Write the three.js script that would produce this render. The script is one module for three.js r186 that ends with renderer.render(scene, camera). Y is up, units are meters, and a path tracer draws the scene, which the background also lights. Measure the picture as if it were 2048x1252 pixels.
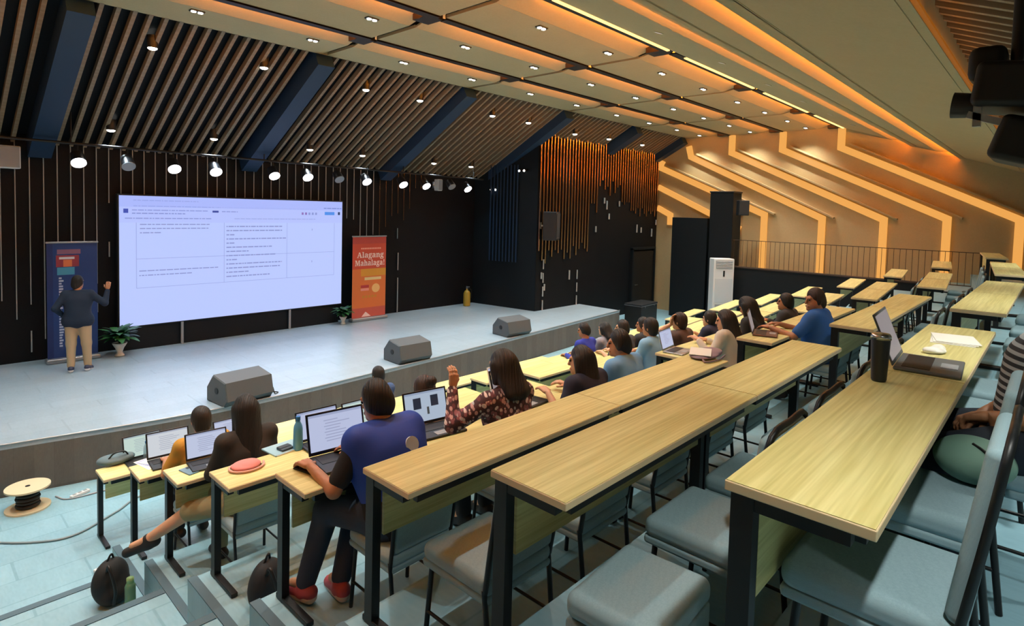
import * as THREE from 'three';
import { RoundedBoxGeometry } from 'three/addons/geometries/RoundedBoxGeometry.js';
import { mergeGeometries, mergeVertices } from 'three/addons/utils/BufferGeometryUtils.js';
import { RectAreaLightUniformsLib } from 'three/addons/lights/RectAreaLightUniformsLib.js';
RectAreaLightUniformsLib.init();

// ------------------------------------------------------------------ camera, exposure
const scene = new THREE.Scene();
scene.background = new THREE.Color(0x000000);
const renderer = new THREE.WebGLRenderer();
renderer.toneMapping = THREE.LinearToneMapping;
renderer.toneMappingExposure = 1.0;
renderer.shadowMap.enabled = true;

const EYE = 3.72;                                   // eye height above the floor in front of the stage
const F = 1171.5, CX = 1024, CY = 477.2;            // focal length and optical centre in photo pixels
const RAD = Math.PI / 180;
const yaw = 43.04 * RAD, pitch = 2.82 * RAD, roll = 1.51 * RAD;
const fwd = new THREE.Vector3(Math.cos(yaw) * Math.cos(pitch), -Math.sin(pitch), -Math.sin(yaw) * Math.cos(pitch));
const r0 = new THREE.Vector3().crossVectors(fwd, new THREE.Vector3(0, 1, 0)).normalize();
const u0 = new THREE.Vector3().crossVectors(r0, fwd);
const rightV = r0.clone().multiplyScalar(Math.cos(roll)).addScaledVector(u0, Math.sin(roll));
const upV = u0.clone().multiplyScalar(Math.cos(roll)).addScaledVector(r0, -Math.sin(roll));
const FULLH = 2 * (1252 - CY);
const camera = new THREE.PerspectiveCamera(2 * Math.atan(FULLH / 2 / F) / RAD, 2048 / FULLH, 0.05, 80);
camera.setViewOffset(2048, FULLH, 0, FULLH / 2 - CY, 2048, 1252);
camera.position.set(0, EYE, 0);
camera.quaternion.setFromRotationMatrix(new THREE.Matrix4().makeBasis(rightV, upV, fwd.clone().negate()));
camera.updateMatrixWorld(true);
// a photo pixel gives a direction; the plane it meets gives the point
const ray = (px, py) => fwd.clone().addScaledVector(rightV, (px - CX) / F).addScaledVector(upV, -(py - CY) / F);
const onY = (px, py, y) => { const d = ray(px, py); return d.multiplyScalar((y - EYE) / d.y).add(camera.position); };
const onX = (px, py, x) => { const d = ray(px, py); return d.multiplyScalar(x / d.x).add(camera.position); };
const onZ = (px, py, z) => { const d = ray(px, py); return d.multiplyScalar(z / d.z).add(camera.position); };

// light levels, all in one place
const L = { house: 18.5, houseSlope: 18, houseRear: 13, stage: 10, par: 8, cove: 11, coveSlope: 26, wall: 0.22, screen: 2.3 };
const WARM = new THREE.Color().setRGB(1.0, 0.99, 0.9), NEUTRAL = new THREE.Color().setRGB(0.74, 0.9, 1.0), AMBER = new THREE.Color().setRGB(1.0, 0.29, 0.01);

// ------------------------------------------------------------------ helpers
let seed = 12345;
const rnd = () => { seed = (seed + 0x6D2B79F5) | 0; let t = Math.imul(seed ^ (seed >>> 15), 1 | seed); t = (t + Math.imul(t ^ (t >>> 7), 61 | t)) ^ t; return ((t ^ (t >>> 14)) >>> 0) / 4294967296; };
const used = new Map();
const numbered = (n) => { const k = used.get(n) ?? 0; used.set(n, k + 1); return k ? n + '_' + String(k).padStart(3, '0') : n; };
function tag(o, label, category, group, kind) { if (label) o.userData.label = label; if (category) o.userData.category = category; if (group) o.userData.group = group; if (kind) o.userData.kind = kind; return o; }
function thing(name, label, category, pos = [0, 0, 0], turn = 0, group) {
  const o = new THREE.Group(); o.name = numbered(name); o.position.set(...pos); o.rotation.y = turn; scene.add(o); return tag(o, label, category, group);
}
function structure(name, label, category) { const o = new THREE.Group(); o.name = numbered(name); scene.add(o); return tag(o, label, category, null, 'structure'); }
function part(parent, name, geo, m, pos, rot) {
  const o = new THREE.Mesh(geo, m); o.name = name; o.castShadow = o.receiveShadow = true;
  if (pos) o.position.set(...pos); if (rot) o.rotation.set(...rot); parent.add(o); return o;
}
function copyOf(root, pos, turn, label, group) {
  const c = root.clone(); c.name = numbered(root.name.replace(/_\d\d\d$/, '')); c.position.set(...pos); c.rotation.y = turn; c.userData = { ...root.userData };
  if (label) c.userData.label = label; if (group) c.userData.group = group; scene.add(c); return c;
}
const geoCache = new Map();
function box(w, h, d) {                              // a box with uv in metres
  const key = [w, h, d].map((v) => v.toFixed(4)).join();
  if (geoCache.has(key)) return geoCache.get(key);
  const g = new THREE.BoxGeometry(w, h, d), uv = g.attributes.uv, s = [[d, h], [d, h], [w, d], [w, d], [w, h], [w, h]];
  for (let i = 0; i < 24; i++) uv.setXY(i, uv.getX(i) * s[i >> 2][0], uv.getY(i) * s[i >> 2][1]);
  geoCache.set(key, g); return g;
}
const rbox = (w, h, d, r = 0.01, n = 2) => new RoundedBoxGeometry(w, h, d, n, Math.min(r, w / 2.01, h / 2.01, d / 2.01));
const moved = (g, x = 0, y = 0, z = 0, rx = 0, ry = 0, rz = 0) => { const c = g.clone(); c.applyMatrix4(new THREE.Matrix4().compose(new THREE.Vector3(x, y, z), new THREE.Quaternion().setFromEuler(new THREE.Euler(rx, ry, rz)), new THREE.Vector3(1, 1, 1))); return c; };
const V = (a) => (a.isVector3 ? a : new THREE.Vector3(...a));
function rod(a, b, r, n = 8, r2 = r) {
  a = V(a); b = V(b); const d = b.clone().sub(a), g = new THREE.CylinderGeometry(r2, r, d.length(), n, 1);
  g.applyQuaternion(new THREE.Quaternion().setFromUnitVectors(new THREE.Vector3(0, 1, 0), d.normalize())); const m = a.clone().add(b).multiplyScalar(0.5); g.translate(m.x, m.y, m.z); return g;
}
const tube = (pts, r, seg = 24, n = 6, tension = 0.5) => new THREE.TubeGeometry(new THREE.CatmullRomCurve3(pts.map(V), false, 'catmullrom', tension), seg, r, n);
const join = (list) => mergeGeometries(list.map((g) => { const c = g.index ? g.toNonIndexed() : g; for (const k of Object.keys(c.attributes)) if (!['position', 'normal', 'uv'].includes(k)) c.deleteAttribute(k); return c; }));
function prism(outline, depth, bevel = 0) {          // outline in x,y; extruded along z from 0
  const s = new THREE.Shape(outline.map((p) => new THREE.Vector2(...p)));
  return new THREE.ExtrudeGeometry(s, { depth, bevelEnabled: bevel > 0, bevelSize: bevel, bevelThickness: bevel, bevelSegments: 1 });
}
const lathe = (pts, n = 20) => new THREE.LatheGeometry(pts.map((p) => new THREE.Vector2(...p)), n);
function quadStrip(pts) {                            // pts: rows of two points; a sheet with both sides given by thickness elsewhere
  const pos = [], idx = [], uv = []; pts.forEach(([a, b], i) => { pos.push(...a, ...b); uv.push(i, 0, i, 1); if (i) { const k = 2 * i; idx.push(k - 2, k - 1, k, k, k - 1, k + 1); } });
  const g = new THREE.BufferGeometry(); g.setAttribute('position', new THREE.Float32BufferAttribute(pos, 3)); g.setAttribute('uv', new THREE.Float32BufferAttribute(uv, 2)); g.setIndex(idx); g.computeVertexNormals(); return g;
}

// ------------------------------------------------------------------ textures and materials
function valueNoise(w, h, gx, gy) {                  // tiling value noise
  const g = Array.from({ length: gx * gy }, rnd), out = new Float32Array(w * h), sm = (t) => t * t * (3 - 2 * t);
  for (let y = 0; y < h; y++) for (let x = 0; x < w; x++) {
    const fx = x / w * gx, fy = y / h * gy, x0 = fx | 0, y0 = fy | 0, tx = sm(fx - x0), ty = sm(fy - y0), x1 = (x0 + 1) % gx, y1 = (y0 + 1) % gy;
    out[y * w + x] = (g[y0 * gx + x0] * (1 - tx) + g[y0 * gx + x1] * tx) * (1 - ty) + (g[y1 * gx + x0] * (1 - tx) + g[y1 * gx + x1] * tx) * ty;
  } return out;
}
function dataTex(w, h, fn, metres, srgb = true) {
  const d = new Uint8Array(w * h * 4); for (let i = 0; i < w * h; i++) { const c = fn(i % w, (i / w) | 0, i); d[4 * i] = Math.max(0, Math.min(255, c[0])); d[4 * i + 1] = Math.max(0, Math.min(255, c[1])); d[4 * i + 2] = Math.max(0, Math.min(255, c[2])); d[4 * i + 3] = 255; }
  const t = new THREE.DataTexture(d, w, h); t.magFilter = THREE.LinearFilter; t.minFilter = THREE.LinearMipmapLinearFilter; t.generateMipmaps = true; t.wrapS = t.wrapT = THREE.RepeatWrapping; if (srgb) t.colorSpace = THREE.SRGBColorSpace;
  t.repeat.set(1 / metres[0], 1 / metres[1]); t.needsUpdate = true; return t;
}
function woodTex(base, amp, w = 512, h = 256, metres = [1.9, 0.5]) {
  const a = valueNoise(w, h, 6, 64), b = valueNoise(w, h, 12, 128), c = valueNoise(w, h, 3, 14);
  return dataTex(w, h, (x, y, i) => { const n = (a[i] - 0.5) * 0.9 + (b[i] - 0.5) * 0.6 + (c[i] - 0.5) * 0.9; return base.map((v, k) => v + n * amp * [1, 1.05, 1.2][k]); }, metres);
}
function speckleTex(base, amp, metres, coarse = 10, fine = 128, size = 256) {
  const a = valueNoise(size, size, coarse, coarse), b = valueNoise(size, size, fine, fine);
  return dataTex(size, size, (x, y, i) => { const n = (a[i] - 0.5) * 0.8 + (b[i] - 0.5) * 1.2; return base.map((v) => v + n * amp); }, metres);
}
function plankTex(base, amp, metres, rows, cols, seam) {
  const w = 512, h = 512, a = valueNoise(w, h, 32, 8), b = valueNoise(w, h, 256, 64), tone = Array.from({ length: rows * cols }, () => rnd() - 0.5);
  return dataTex(w, h, (x, y, i) => { const r = Math.floor(y / h * rows), xx = (x / w * cols + (r % 3) / 3) % cols, c = Math.floor(xx), fy = y / h * rows - r, fx = xx - c; const joint = fy < 0.03 || fx < 0.012 ? seam : 0; const n = tone[r * cols + c] * 1.1 + (a[i] - 0.5) * 0.6 + (b[i] - 0.5) * 0.8; return base.map((v) => v + n * amp - joint); }, metres);
}
const M = (o) => new THREE.MeshStandardMaterial({ roughness: 0.7, ...o });
const P_ = (o) => new THREE.MeshPhysicalMaterial({ roughness: 0.5, ...o });
const rgb = (r, g, b) => new THREE.Color().setRGB(r, g, b);
const glow = (c, e) => M({ color: 0x221a10, emissive: c, emissiveIntensity: e });
const mats = {
  oak: M({ map: woodTex([208, 200, 136], 22), roughness: 0.42 }),
  oakEdge: M({ color: 0xd8c39a, roughness: 0.5 }),
  blackSteel: M({ color: 0x15191c, roughness: 0.45, metalness: 0.3 }),
  chrome: M({ color: 0xc8ccd0, roughness: 0.25, metalness: 1 }),
  frontFloor: M({ map: plankTex([130, 172, 188], 9, [3.2, 3.2], 8, 2, 16), roughness: 0.5 }),
  nosing: M({ color: 0x4a6674, roughness: 0.7 }),
  stageTop: M({ map: plankTex([148, 168, 180], 7, [3.2, 3.2], 10, 2, 10), roughness: 0.33 }),
  stageFront: M({ map: plankTex([92, 92, 88], 7, [2.4, 2.4], 2, 12, 10), roughness: 0.65 }),
  blackWall: P_({ map: speckleTex([10, 14, 18], 3, [2, 2]), roughness: 0.6, specularIntensity: 0.4 }),
  blackPanel: P_({ color: 0x0e161b, roughness: 0.55, specularIntensity: 0.5 }),
  concrete: M({ color: 0x8b8a86, roughness: 0.95 }),
  cream: M({ map: speckleTex([184, 164, 122], 4, [2.5, 2.5]), roughness: 0.8 }),
  bronze: M({ color: 0x2e2014, roughness: 0.6 }),
  slat: M({ map: woodTex([132, 116, 92], 12, 256, 128, [2, 0.3]), roughness: 0.6 }),
  beam: M({ color: 0x14304c, roughness: 0.6 }),
  copper: M({ color: 0xb48c6e, roughness: 0.13, metalness: 0.95 }),
  steelRod: M({ color: 0xa9abaa, roughness: 0.4, metalness: 0.25 }),
  amberGlow: glow(AMBER, 1.5), amberDim: glow(AMBER, 0.25), amberBright: glow(rgb(1, 0.62, 0.2), 2.2), amberWall: glow(rgb(1.0, 0.45, 0.1), 0.85),
  lampGlow: glow(rgb(1, 0.94, 0.84), 14), parGlow: glow(rgb(0.97, 0.95, 1.0), 9),
  dimLens: glow(rgb(1, 0.9, 0.75), 0.5),
  whitePlastic: M({ color: 0xd6dadb, roughness: 0.4 }), greyPlastic: M({ color: 0x8d9499, roughness: 0.45 }),
  darkPlastic: M({ color: 0x1c1e21, roughness: 0.4 }), black: M({ color: 0x0b0b0c, roughness: 0.55 }),
  monitorGrey: M({ color: 0x4a5053, roughness: 0.6 }), grille: M({ color: 0x24282a, roughness: 0.8 }),
  seatFabric: P_({ map: speckleTex([136, 164, 174], 10, [0.25, 0.25], 20, 128), roughness: 0.95, sheen: 0.3, sheenRoughness: 0.6 }),
  leaf: P_({ color: 0x2f6a35, roughness: 0.5, side: THREE.DoubleSide }), leafDark: P_({ color: 0x1f4a33, roughness: 0.5, side: THREE.DoubleSide }), soil: M({ color: 0x2a2018, roughness: 1 }),
  pot: M({ color: 0xd9d5c9, roughness: 0.4 }),
  paper: M({ color: 0xeceae2, roughness: 0.8 }), silver: M({ color: 0x9a9fa3, roughness: 0.35, metalness: 0.6 }),
};
function canvasTex(w, h, draw) { const c = document.createElement('canvas'); c.width = w; c.height = h; draw(c.getContext('2d'), w, h); const t = new THREE.CanvasTexture(c); t.colorSpace = THREE.SRGBColorSpace; return t; }
function spot(parent, pos, dir, color, power, angle, pen = 0.6, soft = 2) {
  const s = new THREE.SpotLight(color, power, 0, angle, pen, 2); s.name = 'lamp'; s.position.set(...pos); s.target.position.set(pos[0] + dir[0], pos[1] + dir[1], pos[2] + dir[2]); s.castShadow = true; s.shadow.radius = soft; parent.add(s, s.target); return s;
}
function areaLight(parent, pos, dir, w, h, color, power, upVec) {
  const a = new THREE.RectAreaLight(color, power, w, h); a.name = 'lamp'; a.position.set(...pos); if (upVec) a.up.set(...upVec); a.lookAt(pos[0] + dir[0], pos[1] + dir[1], pos[2] + dir[2]); parent.add(a); return a;
}

// ------------------------------------------------------------------ measures of the hall (metres)
const H = 6.57;                                     // flat ceiling
const XW = 20.56, XL = -3.0, ZR = 2.4, ZB = -13.9;  // side wall, other side wall, rear wall, stage back wall
const STAGE = 0.66;
const WINGX = 13.4, WINGZ = -11.5;
const GRID = [-1.85, 1.95, 5.75, 9.5, 13.33, 17.1, XW];
// rows of tables: front edge z and floor height; key 1 is the front row
const ROW = { 1: [-7.58, 0.0], 2: [-6.29, 0.45], 3: [-5.29, 0.75], 4: [-4.28, 1.07], 5: [-3.26, 1.40], 6: [-2.35, 1.73], 7: [-1.5, 2.0], 8: [-0.62, 2.263] };
const TH = 0.75, TD = 0.355;
const bend = (x) => (x < 10.4 ? 0 : x < 13.6 ? -(x - 10.4) * 0.085 : -0.272 - (x - 13.6) * 0.115);   // the far blocks bow towards the stage

// ------------------------------------------------------------------ floors, tiers, stage
{
  const fl = structure('floor', 'pale blue grey plank floor before the stage', 'floor');
  part(fl, 'slab', box(26, 0.3, 18), mats.frontFloor, [9, -0.15, -5.4]);
}
const rowKeys = [2, 3, 4, 5, 6, 7, 8];
const PX0 = 1.40;
rowKeys.forEach((k) => {
  const [z, y] = ROW[k], next = ROW[k + 1], z0 = z - 0.05, z1 = next ? next[0] - 0.05 : ZR;
  const t = structure('floor_tier', 'grey seating tier under the table row', 'floor');
  // deck follows the bend of the far blocks
  const xs = [PX0, 4, 7, 10.4, 13.6, 17, XW], top = [], zz = (x, zb) => zb + (zb < 1 ? bend(x) : 0);
  const pos = [], uv = [], idx = []; let n = 0;
  const quad = (a, b, c, d, f) => { for (const p of [a, b, c, d]) { pos.push(...p); uv.push(...f(p)); } idx.push(n, n + 1, n + 2, n, n + 2, n + 3); n += 4; };
  for (let i = 0; i + 1 < xs.length; i++) {
    const [a, b] = [xs[i], xs[i + 1]], e = 0.0;
    quad([a, y, zz(a, z1)], [b, y, zz(b, z1)], [b, y, zz(b, z0)], [a, y, zz(a, z0)], (p) => [p[0], p[2]]);
  }
  const g = new THREE.BufferGeometry(); g.setAttribute('position', new THREE.Float32BufferAttribute(pos, 3)); g.setAttribute('uv', new THREE.Float32BufferAttribute(uv, 2)); g.setIndex(idx); g.computeVertexNormals();
  part(t, 'deck', g, mats.frontFloor);
  const rp = []; const yb = k > 2 ? ROW[k - 1][1] : 0;
  xs.forEach((x) => rp.push([[x, -0.01, zz(x, z0)], [x, y, zz(x, z0)]]));
  part(t, 'riser', quadStrip(rp), mats.frontFloor);
  part(t, 'side_face', quadStrip([[[PX0, -0.01, z1], [PX0, y, z1]], [[PX0, -0.01, z0], [PX0, y, z0]]]), mats.frontFloor);
  part(t, 'nosing_strip', box(0.06, 0.008, z1 - z0), mats.nosing, [PX0 + 0.03, y + 0.004, (z0 + z1) / 2]);
  // the aisle beside the tier climbs in step with it, set back from the tier edge
  const a0 = z + 0.42, a1 = next ? next[0] + 0.42 : ZR;
  const st = part(t, 'aisle_step', box(PX0 - XL - 0.002, y + 0.02, a1 - a0), mats.frontFloor, [(PX0 + XL) / 2, (y - 0.02) / 2, (a0 + a1) / 2]);
  part(st, 'nosing_strip', box(PX0 - XL - 0.01, 0.006, 0.07), mats.nosing, [0, (y + 0.02) / 2 + 0.003, -(a1 - a0) / 2 + 0.035]);
});
{
  // stage with its bowed front
  const st = structure('floor_stage', 'raised stage with pale boards and bowed grey front', 'stage');
  const c = new THREE.CatmullRomCurve3([[-4.5, -10.2], [-1, -9.75], [0.9, -9.36], [3.5, -8.95], [7.34, -9.15], [11.5, -9.53], [15.66, -9.93]].map(([x, z]) => new THREE.Vector3(x, 0, z)), false, 'catmullrom', 0.5);
  const pts = c.getPoints(48).map((p) => [p.x, p.z]);
  const shape = new THREE.Shape([...pts, [15.66, WINGZ], [WINGX, WINGZ], [WINGX - 0.35, ZB], [-4.5, ZB]].map((p) => new THREE.Vector2(p[0], -p[1])));
  const g = new THREE.ExtrudeGeometry(shape, { depth: 0.06, bevelEnabled: false }); g.rotateX(-Math.PI / 2);
  part(st, 'stage_boards', g, mats.stageTop, [0, STAGE - 0.06, 0]);
  let s = 0; const rowsF = [], pos = [], uv = [], idx = [];
  const rim = [...pts, [15.66, WINGZ]]; rim.forEach((p, i) => { if (i) s += Math.hypot(p[0] - rim[i - 1][0], p[1] - rim[i - 1][1]); pos.push(p[0], 0, p[1], p[0], STAGE - 0.06, p[1]); uv.push(s, 0, s, STAGE); if (i) { const k = 2 * i; idx.push(k - 2, k, k - 1, k, k + 1, k - 1); } });
  const fg = new THREE.BufferGeometry(); fg.setAttribute('position', new THREE.Float32BufferAttribute(pos, 3)); fg.setAttribute('uv', new THREE.Float32BufferAttribute(uv, 2)); fg.setIndex(idx); fg.computeVertexNormals();
  part(st, 'fascia', fg, mats.stageFront);
  part(st, 'edge_trim', tube(pts.map((p) => [p[0], STAGE + 0.004, p[1]]), 0.014, 96, 5), mats.silver);
}

// ------------------------------------------------------------------ walls
{
  const wb = structure('wall_back', 'black stage wall with thin hanging metal rods', 'wall');
  part(wb, 'wall_face', box(WINGX - XL + 1.2, 6.2, 0.2), mats.blackWall, [(WINGX + XL) / 2 - 0.6, 3.1, ZB - 0.1]);
  // thin rods of uneven length
  const rodG = new Map();
  const addRod = (x, y0, y1, m, r, z = ZB + 0.05) => { const key = (y1 - y0).toFixed(1) + r; if (!rodG.has(key)) rodG.set(key, new THREE.CylinderGeometry(r, r, +(y1 - y0).toFixed(1), 8, 1, true)); part(wb, 'rod', rodG.get(key), m, [x, (y0 + y1) / 2, z]); };
  const sky = (x) => (x < 2.9 ? 1.9 + 0.6 * Math.sin(x * 2.3) : x < 8.6 ? 3.4 + 0.25 * Math.sin(x * 3) : x < 10.6 ? 2.3 + 0.75 * (x - 8.6) : 9);
  for (let x = 1.2; x < 11.0; x += 0.205) {
    const low = Math.min(4.3, sky(x) + (rnd() - 0.5) * 0.7), dense = x > 9.2;
    addRod(x, low, 4.75, dense ? mats.copper : mats.steelRod, 0.009);
    if (rnd() < 0.35) { const y = low - 0.25 - rnd() * 0.5; addRod(x, y - 0.3 - rnd() * 0.4, y, mats.steelRod, 0.012); }
  }
  for (const [x, a, b] of [[10.05, STAGE, 1.7], [10.05, 1.9, 2.4]]) addRod(x, a, b, mats.steelRod, 0.016);
  // wing: side return and the face with its copper rods
  const ws = structure('wall_wing_side', 'black return wall beside the stage', 'wall');
  const len = Math.hypot(0.35, ZB - WINGZ), ang = Math.atan2(0.35, WINGZ - ZB);
  part(ws, 'wall_face', box(0.2, 6.4, len), mats.blackPanel, [WINGX - 0.175 + 0.1, 3.2, (ZB + WINGZ) / 2 - 0.02], [0, ang, 0]);
  for (let i = 0; i < 9; i++) part(ws, 'batten', box(0.02, 3.0, 0.04), mats.beam, [WINGX - 0.04 - 0.35 * (0.3 + i * 0.07) , 3.6, WINGZ - 0.7 - i * 0.12]);
  const ww = structure('wall_wing', 'black side wall covered with glossy copper rods', 'wall');
  part(ww, 'wall_face', box(XW - WINGX + 0.3, 6.6, 0.2), mats.blackWall, [(XW + WINGX) / 2 + 0.15, 3.3, WINGZ - 0.1]);
  const half = new Map();
  const wrod = (x, y0, y1, m) => { const h = +(y1 - y0).toFixed(1); if (h <= 0.05) return; if (!half.has(h)) half.set(h, new THREE.CylinderGeometry(0.029, 0.029, h, 12, 1, true)); part(ww, 'rod', half.get(h), m, [x, y1 - h / 2, WINGZ + 0.03]); };
  for (let x = WINGX + 0.08; x < XW - 0.1; x += 0.155) {
    const p = (x - WINGX) / (XW - WINGX);
    let low = p < 0.12 ? 2.3 : p < 0.27 ? 2.35 : p < 0.36 ? 2.5 : p < 0.44 ? 3.9 : p < 0.62 ? 4.55 : p < 0.72 ? 4.1 : 3.75;
    low += (rnd() - 0.5) * 0.5; let high = 6.2;
    wrod(x, low, high, mats.copper);
    if (rnd() < 0.22) { const y = low - 0.3 - rnd() * 0.4; wrod(x, y - 0.15 - rnd() * 0.2, y, mats.steelRod); }
  }
  for (const [x, a, b] of [[13.72, STAGE, 2.1], [15.45, STAGE, 1.9]]) for (let y = a; y < b; y += 0.42) part(ww, 'rod_piece', new THREE.CylinderGeometry(0.022, 0.022, 0.3, 8), mats.steelRod, [x, y + 0.16, WINGZ + 0.03]);
  const d = structure('door_1', 'plain black door in the black side wall', 'door');
  part(d, 'door_leaf', rbox(1.5, 2.3, 0.06, 0.01), mats.black, [19.55, 1.15, WINGZ + 0.04]);
  part(d, 'door_frame', join([moved(box(0.08, 2.4, 0.12), 18.76, 1.2, WINGZ + 0.05), moved(box(0.08, 2.4, 0.12), 20.34, 1.2, WINGZ + 0.05), moved(box(1.66, 0.08, 0.12), 19.55, 2.4, WINGZ + 0.05)]), mats.blackPanel);
  part(d, 'door_handle', join([rod([18.95, 1.05, WINGZ + 0.1], [19.12, 1.05, WINGZ + 0.1], 0.014), rod([18.95, 1.05, WINGZ + 0.04], [18.95, 1.05, WINGZ + 0.11], 0.014)]), mats.chrome);
  // other sides of the room
  const wl = structure('wall_left', 'plain side wall of the hall', 'wall'); part(wl, 'wall_face', box(0.2, 7.4, ZR - ZB + 0.4), mats.cream, [XL - 0.1, 3.7, (ZR + ZB) / 2]);
  const wr = structure('wall_rear', 'plain rear wall of the hall', 'wall'); part(wr, 'wall_face', box(XW - XL + 0.4, 7.4, 0.2), mats.cream, [(XW + XL) / 2, 3.7, ZR + 0.1]);
}
// cream side wall with its folded light lines
{
  const w = structure('wall_right', 'cream side wall with folded amber light lines', 'wall');
  part(w, 'wall_face', box(0.2, 7.4, ZR - WINGZ + 0.2), mats.cream, [XW + 0.1, 3.7, (ZR + WINGZ) / 2]);
  const BW = 0.2, D = 0.1;
  // one rib: mitred band in the z,y plane, with a stepped shadow band above
  const lines = [
    [[-8.62, H - 0.02], [-8.62, 5.93], [-3.88, 3.71], [-3.88, 1.7]],
    [[-6.9, H - 0.02], [-6.9, 5.95], [-2.34, 3.78], [-2.34, 1.8]],
    [[-5.14, H - 0.02], [-5.14, 5.93], [-0.78, 3.8], [-0.78, 2.3]],
    [[-10.25, 6.25], [-10.15, 5.85], [-5.58, 3.70], [-5.58, 1.7]],
    [[-11.3, 5.75], [-11.42, 5.5], [-7.39, 3.78], [-7.39, 1.7]],
    [[-11.45, 4.75], [-8.2, 3.25]],
    [[-11.45, 3.95], [-10.9, 3.68], [-10.9, 3.3]],
  ];
  const band = (pts, wd) => {          // offset polyline on both sides with mitres
    const lft = [], rgt = [];
    pts.forEach((p, i) => {
      const d0 = i ? [p[0] - pts[i - 1][0], p[1] - pts[i - 1][1]] : null, d1 = i + 1 < pts.length ? [pts[i + 1][0] - p[0], pts[i + 1][1] - p[1]] : null;
      const nn = (d) => { const l = Math.hypot(...d); return [-d[1] / l, d[0] / l]; };
      const a = d0 ? nn(d0) : nn(d1), b = d1 ? nn(d1) : a; let m = [a[0] + b[0], a[1] + b[1]]; const ml = Math.hypot(...m); m = [m[0] / ml, m[1] / ml]; const k = wd / 2 / Math.max(0.4, m[0] * a[0] + m[1] * a[1]);
      lft.push([p[0] + m[0] * k, p[1] + m[1] * k]); rgt.push([p[0] - m[0] * k, p[1] - m[1] * k]);
    });
    return [...lft, ...rgt.reverse()];
  };
  const flat = (outline, depth) => { const g = prism(outline.map(([z, y]) => [-z, y]), depth); g.rotateY(Math.PI / 2); return g; };   // x -> -z, depth -> +x
  lines.forEach((pts) => {
    const gl = part(w, 'light_line', flat(band(pts, BW), D), mats.amberWall, [XW - D, 0, 0]);
    for (let i = 0; i + 1 < pts.length; i++) {
      const [a, b] = [pts[i], pts[i + 1]], l = Math.hypot(b[0] - a[0], b[1] - a[1]); if (l < 0.6) continue;
      areaLight(w, [XW - D - 0.01, (a[1] + b[1]) / 2, (a[0] + b[0]) / 2], [-1, 0, 0], BW, l - 0.1, rgb(1, 0.55, 0.16), L.wall, [0, b[1] - a[1], b[0] - a[0]]);
    }
  });
  // stepped facing between the lines: a slim cream fin above each slanting line
  lines.slice(0, 5).forEach((pts) => { const a = pts[pts.length - 3], b = pts[pts.length - 2], s = [[a[0] + 0.25, a[1] + 0.1], [b[0] + 0.35, b[1] + 0.03]]; part(w, 'fin', flat(band(s, 0.05), 0.16), mats.cream, [XW - 0.16, 0, 0]); });
}
// dark partition, column and low wall before the cream wall
{
  const X = 19.6;
  const pt = structure('wall_partition', 'black partition beside the black column', 'wall'); part(pt, 'wall_face', box(0.25, 3.6, 1.33), mats.blackPanel, [X + 0.12, 1.8, -9.66]);
  const cl = structure('column', 'black square column rising above the low wall', 'column'); part(cl, 'shaft', rbox(0.7, 4.5, 0.82, 0.02), mats.blackPanel, [X + 0.36, 2.25, -8.52]); part(cl, 'capital_plate', rbox(0.74, 0.05, 0.86, 0.01), mats.darkPlastic, [X + 0.36, 4.52, -8.52]);
  const lw = structure('wall_low', 'dark low wall below the thin railing', 'wall'); part(lw, 'wall_face', box(0.16, 1.96, 6.9), mats.blackPanel, [X + 0.09, 0.98, -4.65]); part(lw, 'capping', rbox(0.22, 0.05, 6.9, 0.01), mats.bronze, [X + 0.09, 1.985, -4.65]);
  const rl = thing('railing', 'thin dark railing along the top of the low wall', 'railing', [X + 0.09, 2.01, -8.08]);
  const bg = new THREE.CylinderGeometry(0.006, 0.006, 0.88, 6);
  for (let i = 0; i <= 46; i++) part(rl, 'baluster', bg, mats.bronze, [0, 0.44, 0.03 + i * 0.149]);
  part(rl, 'handrail', rbox(0.03, 0.018, 6.95, 0.006), mats.bronze, [0, 0.889, 3.45]);
}

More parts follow.
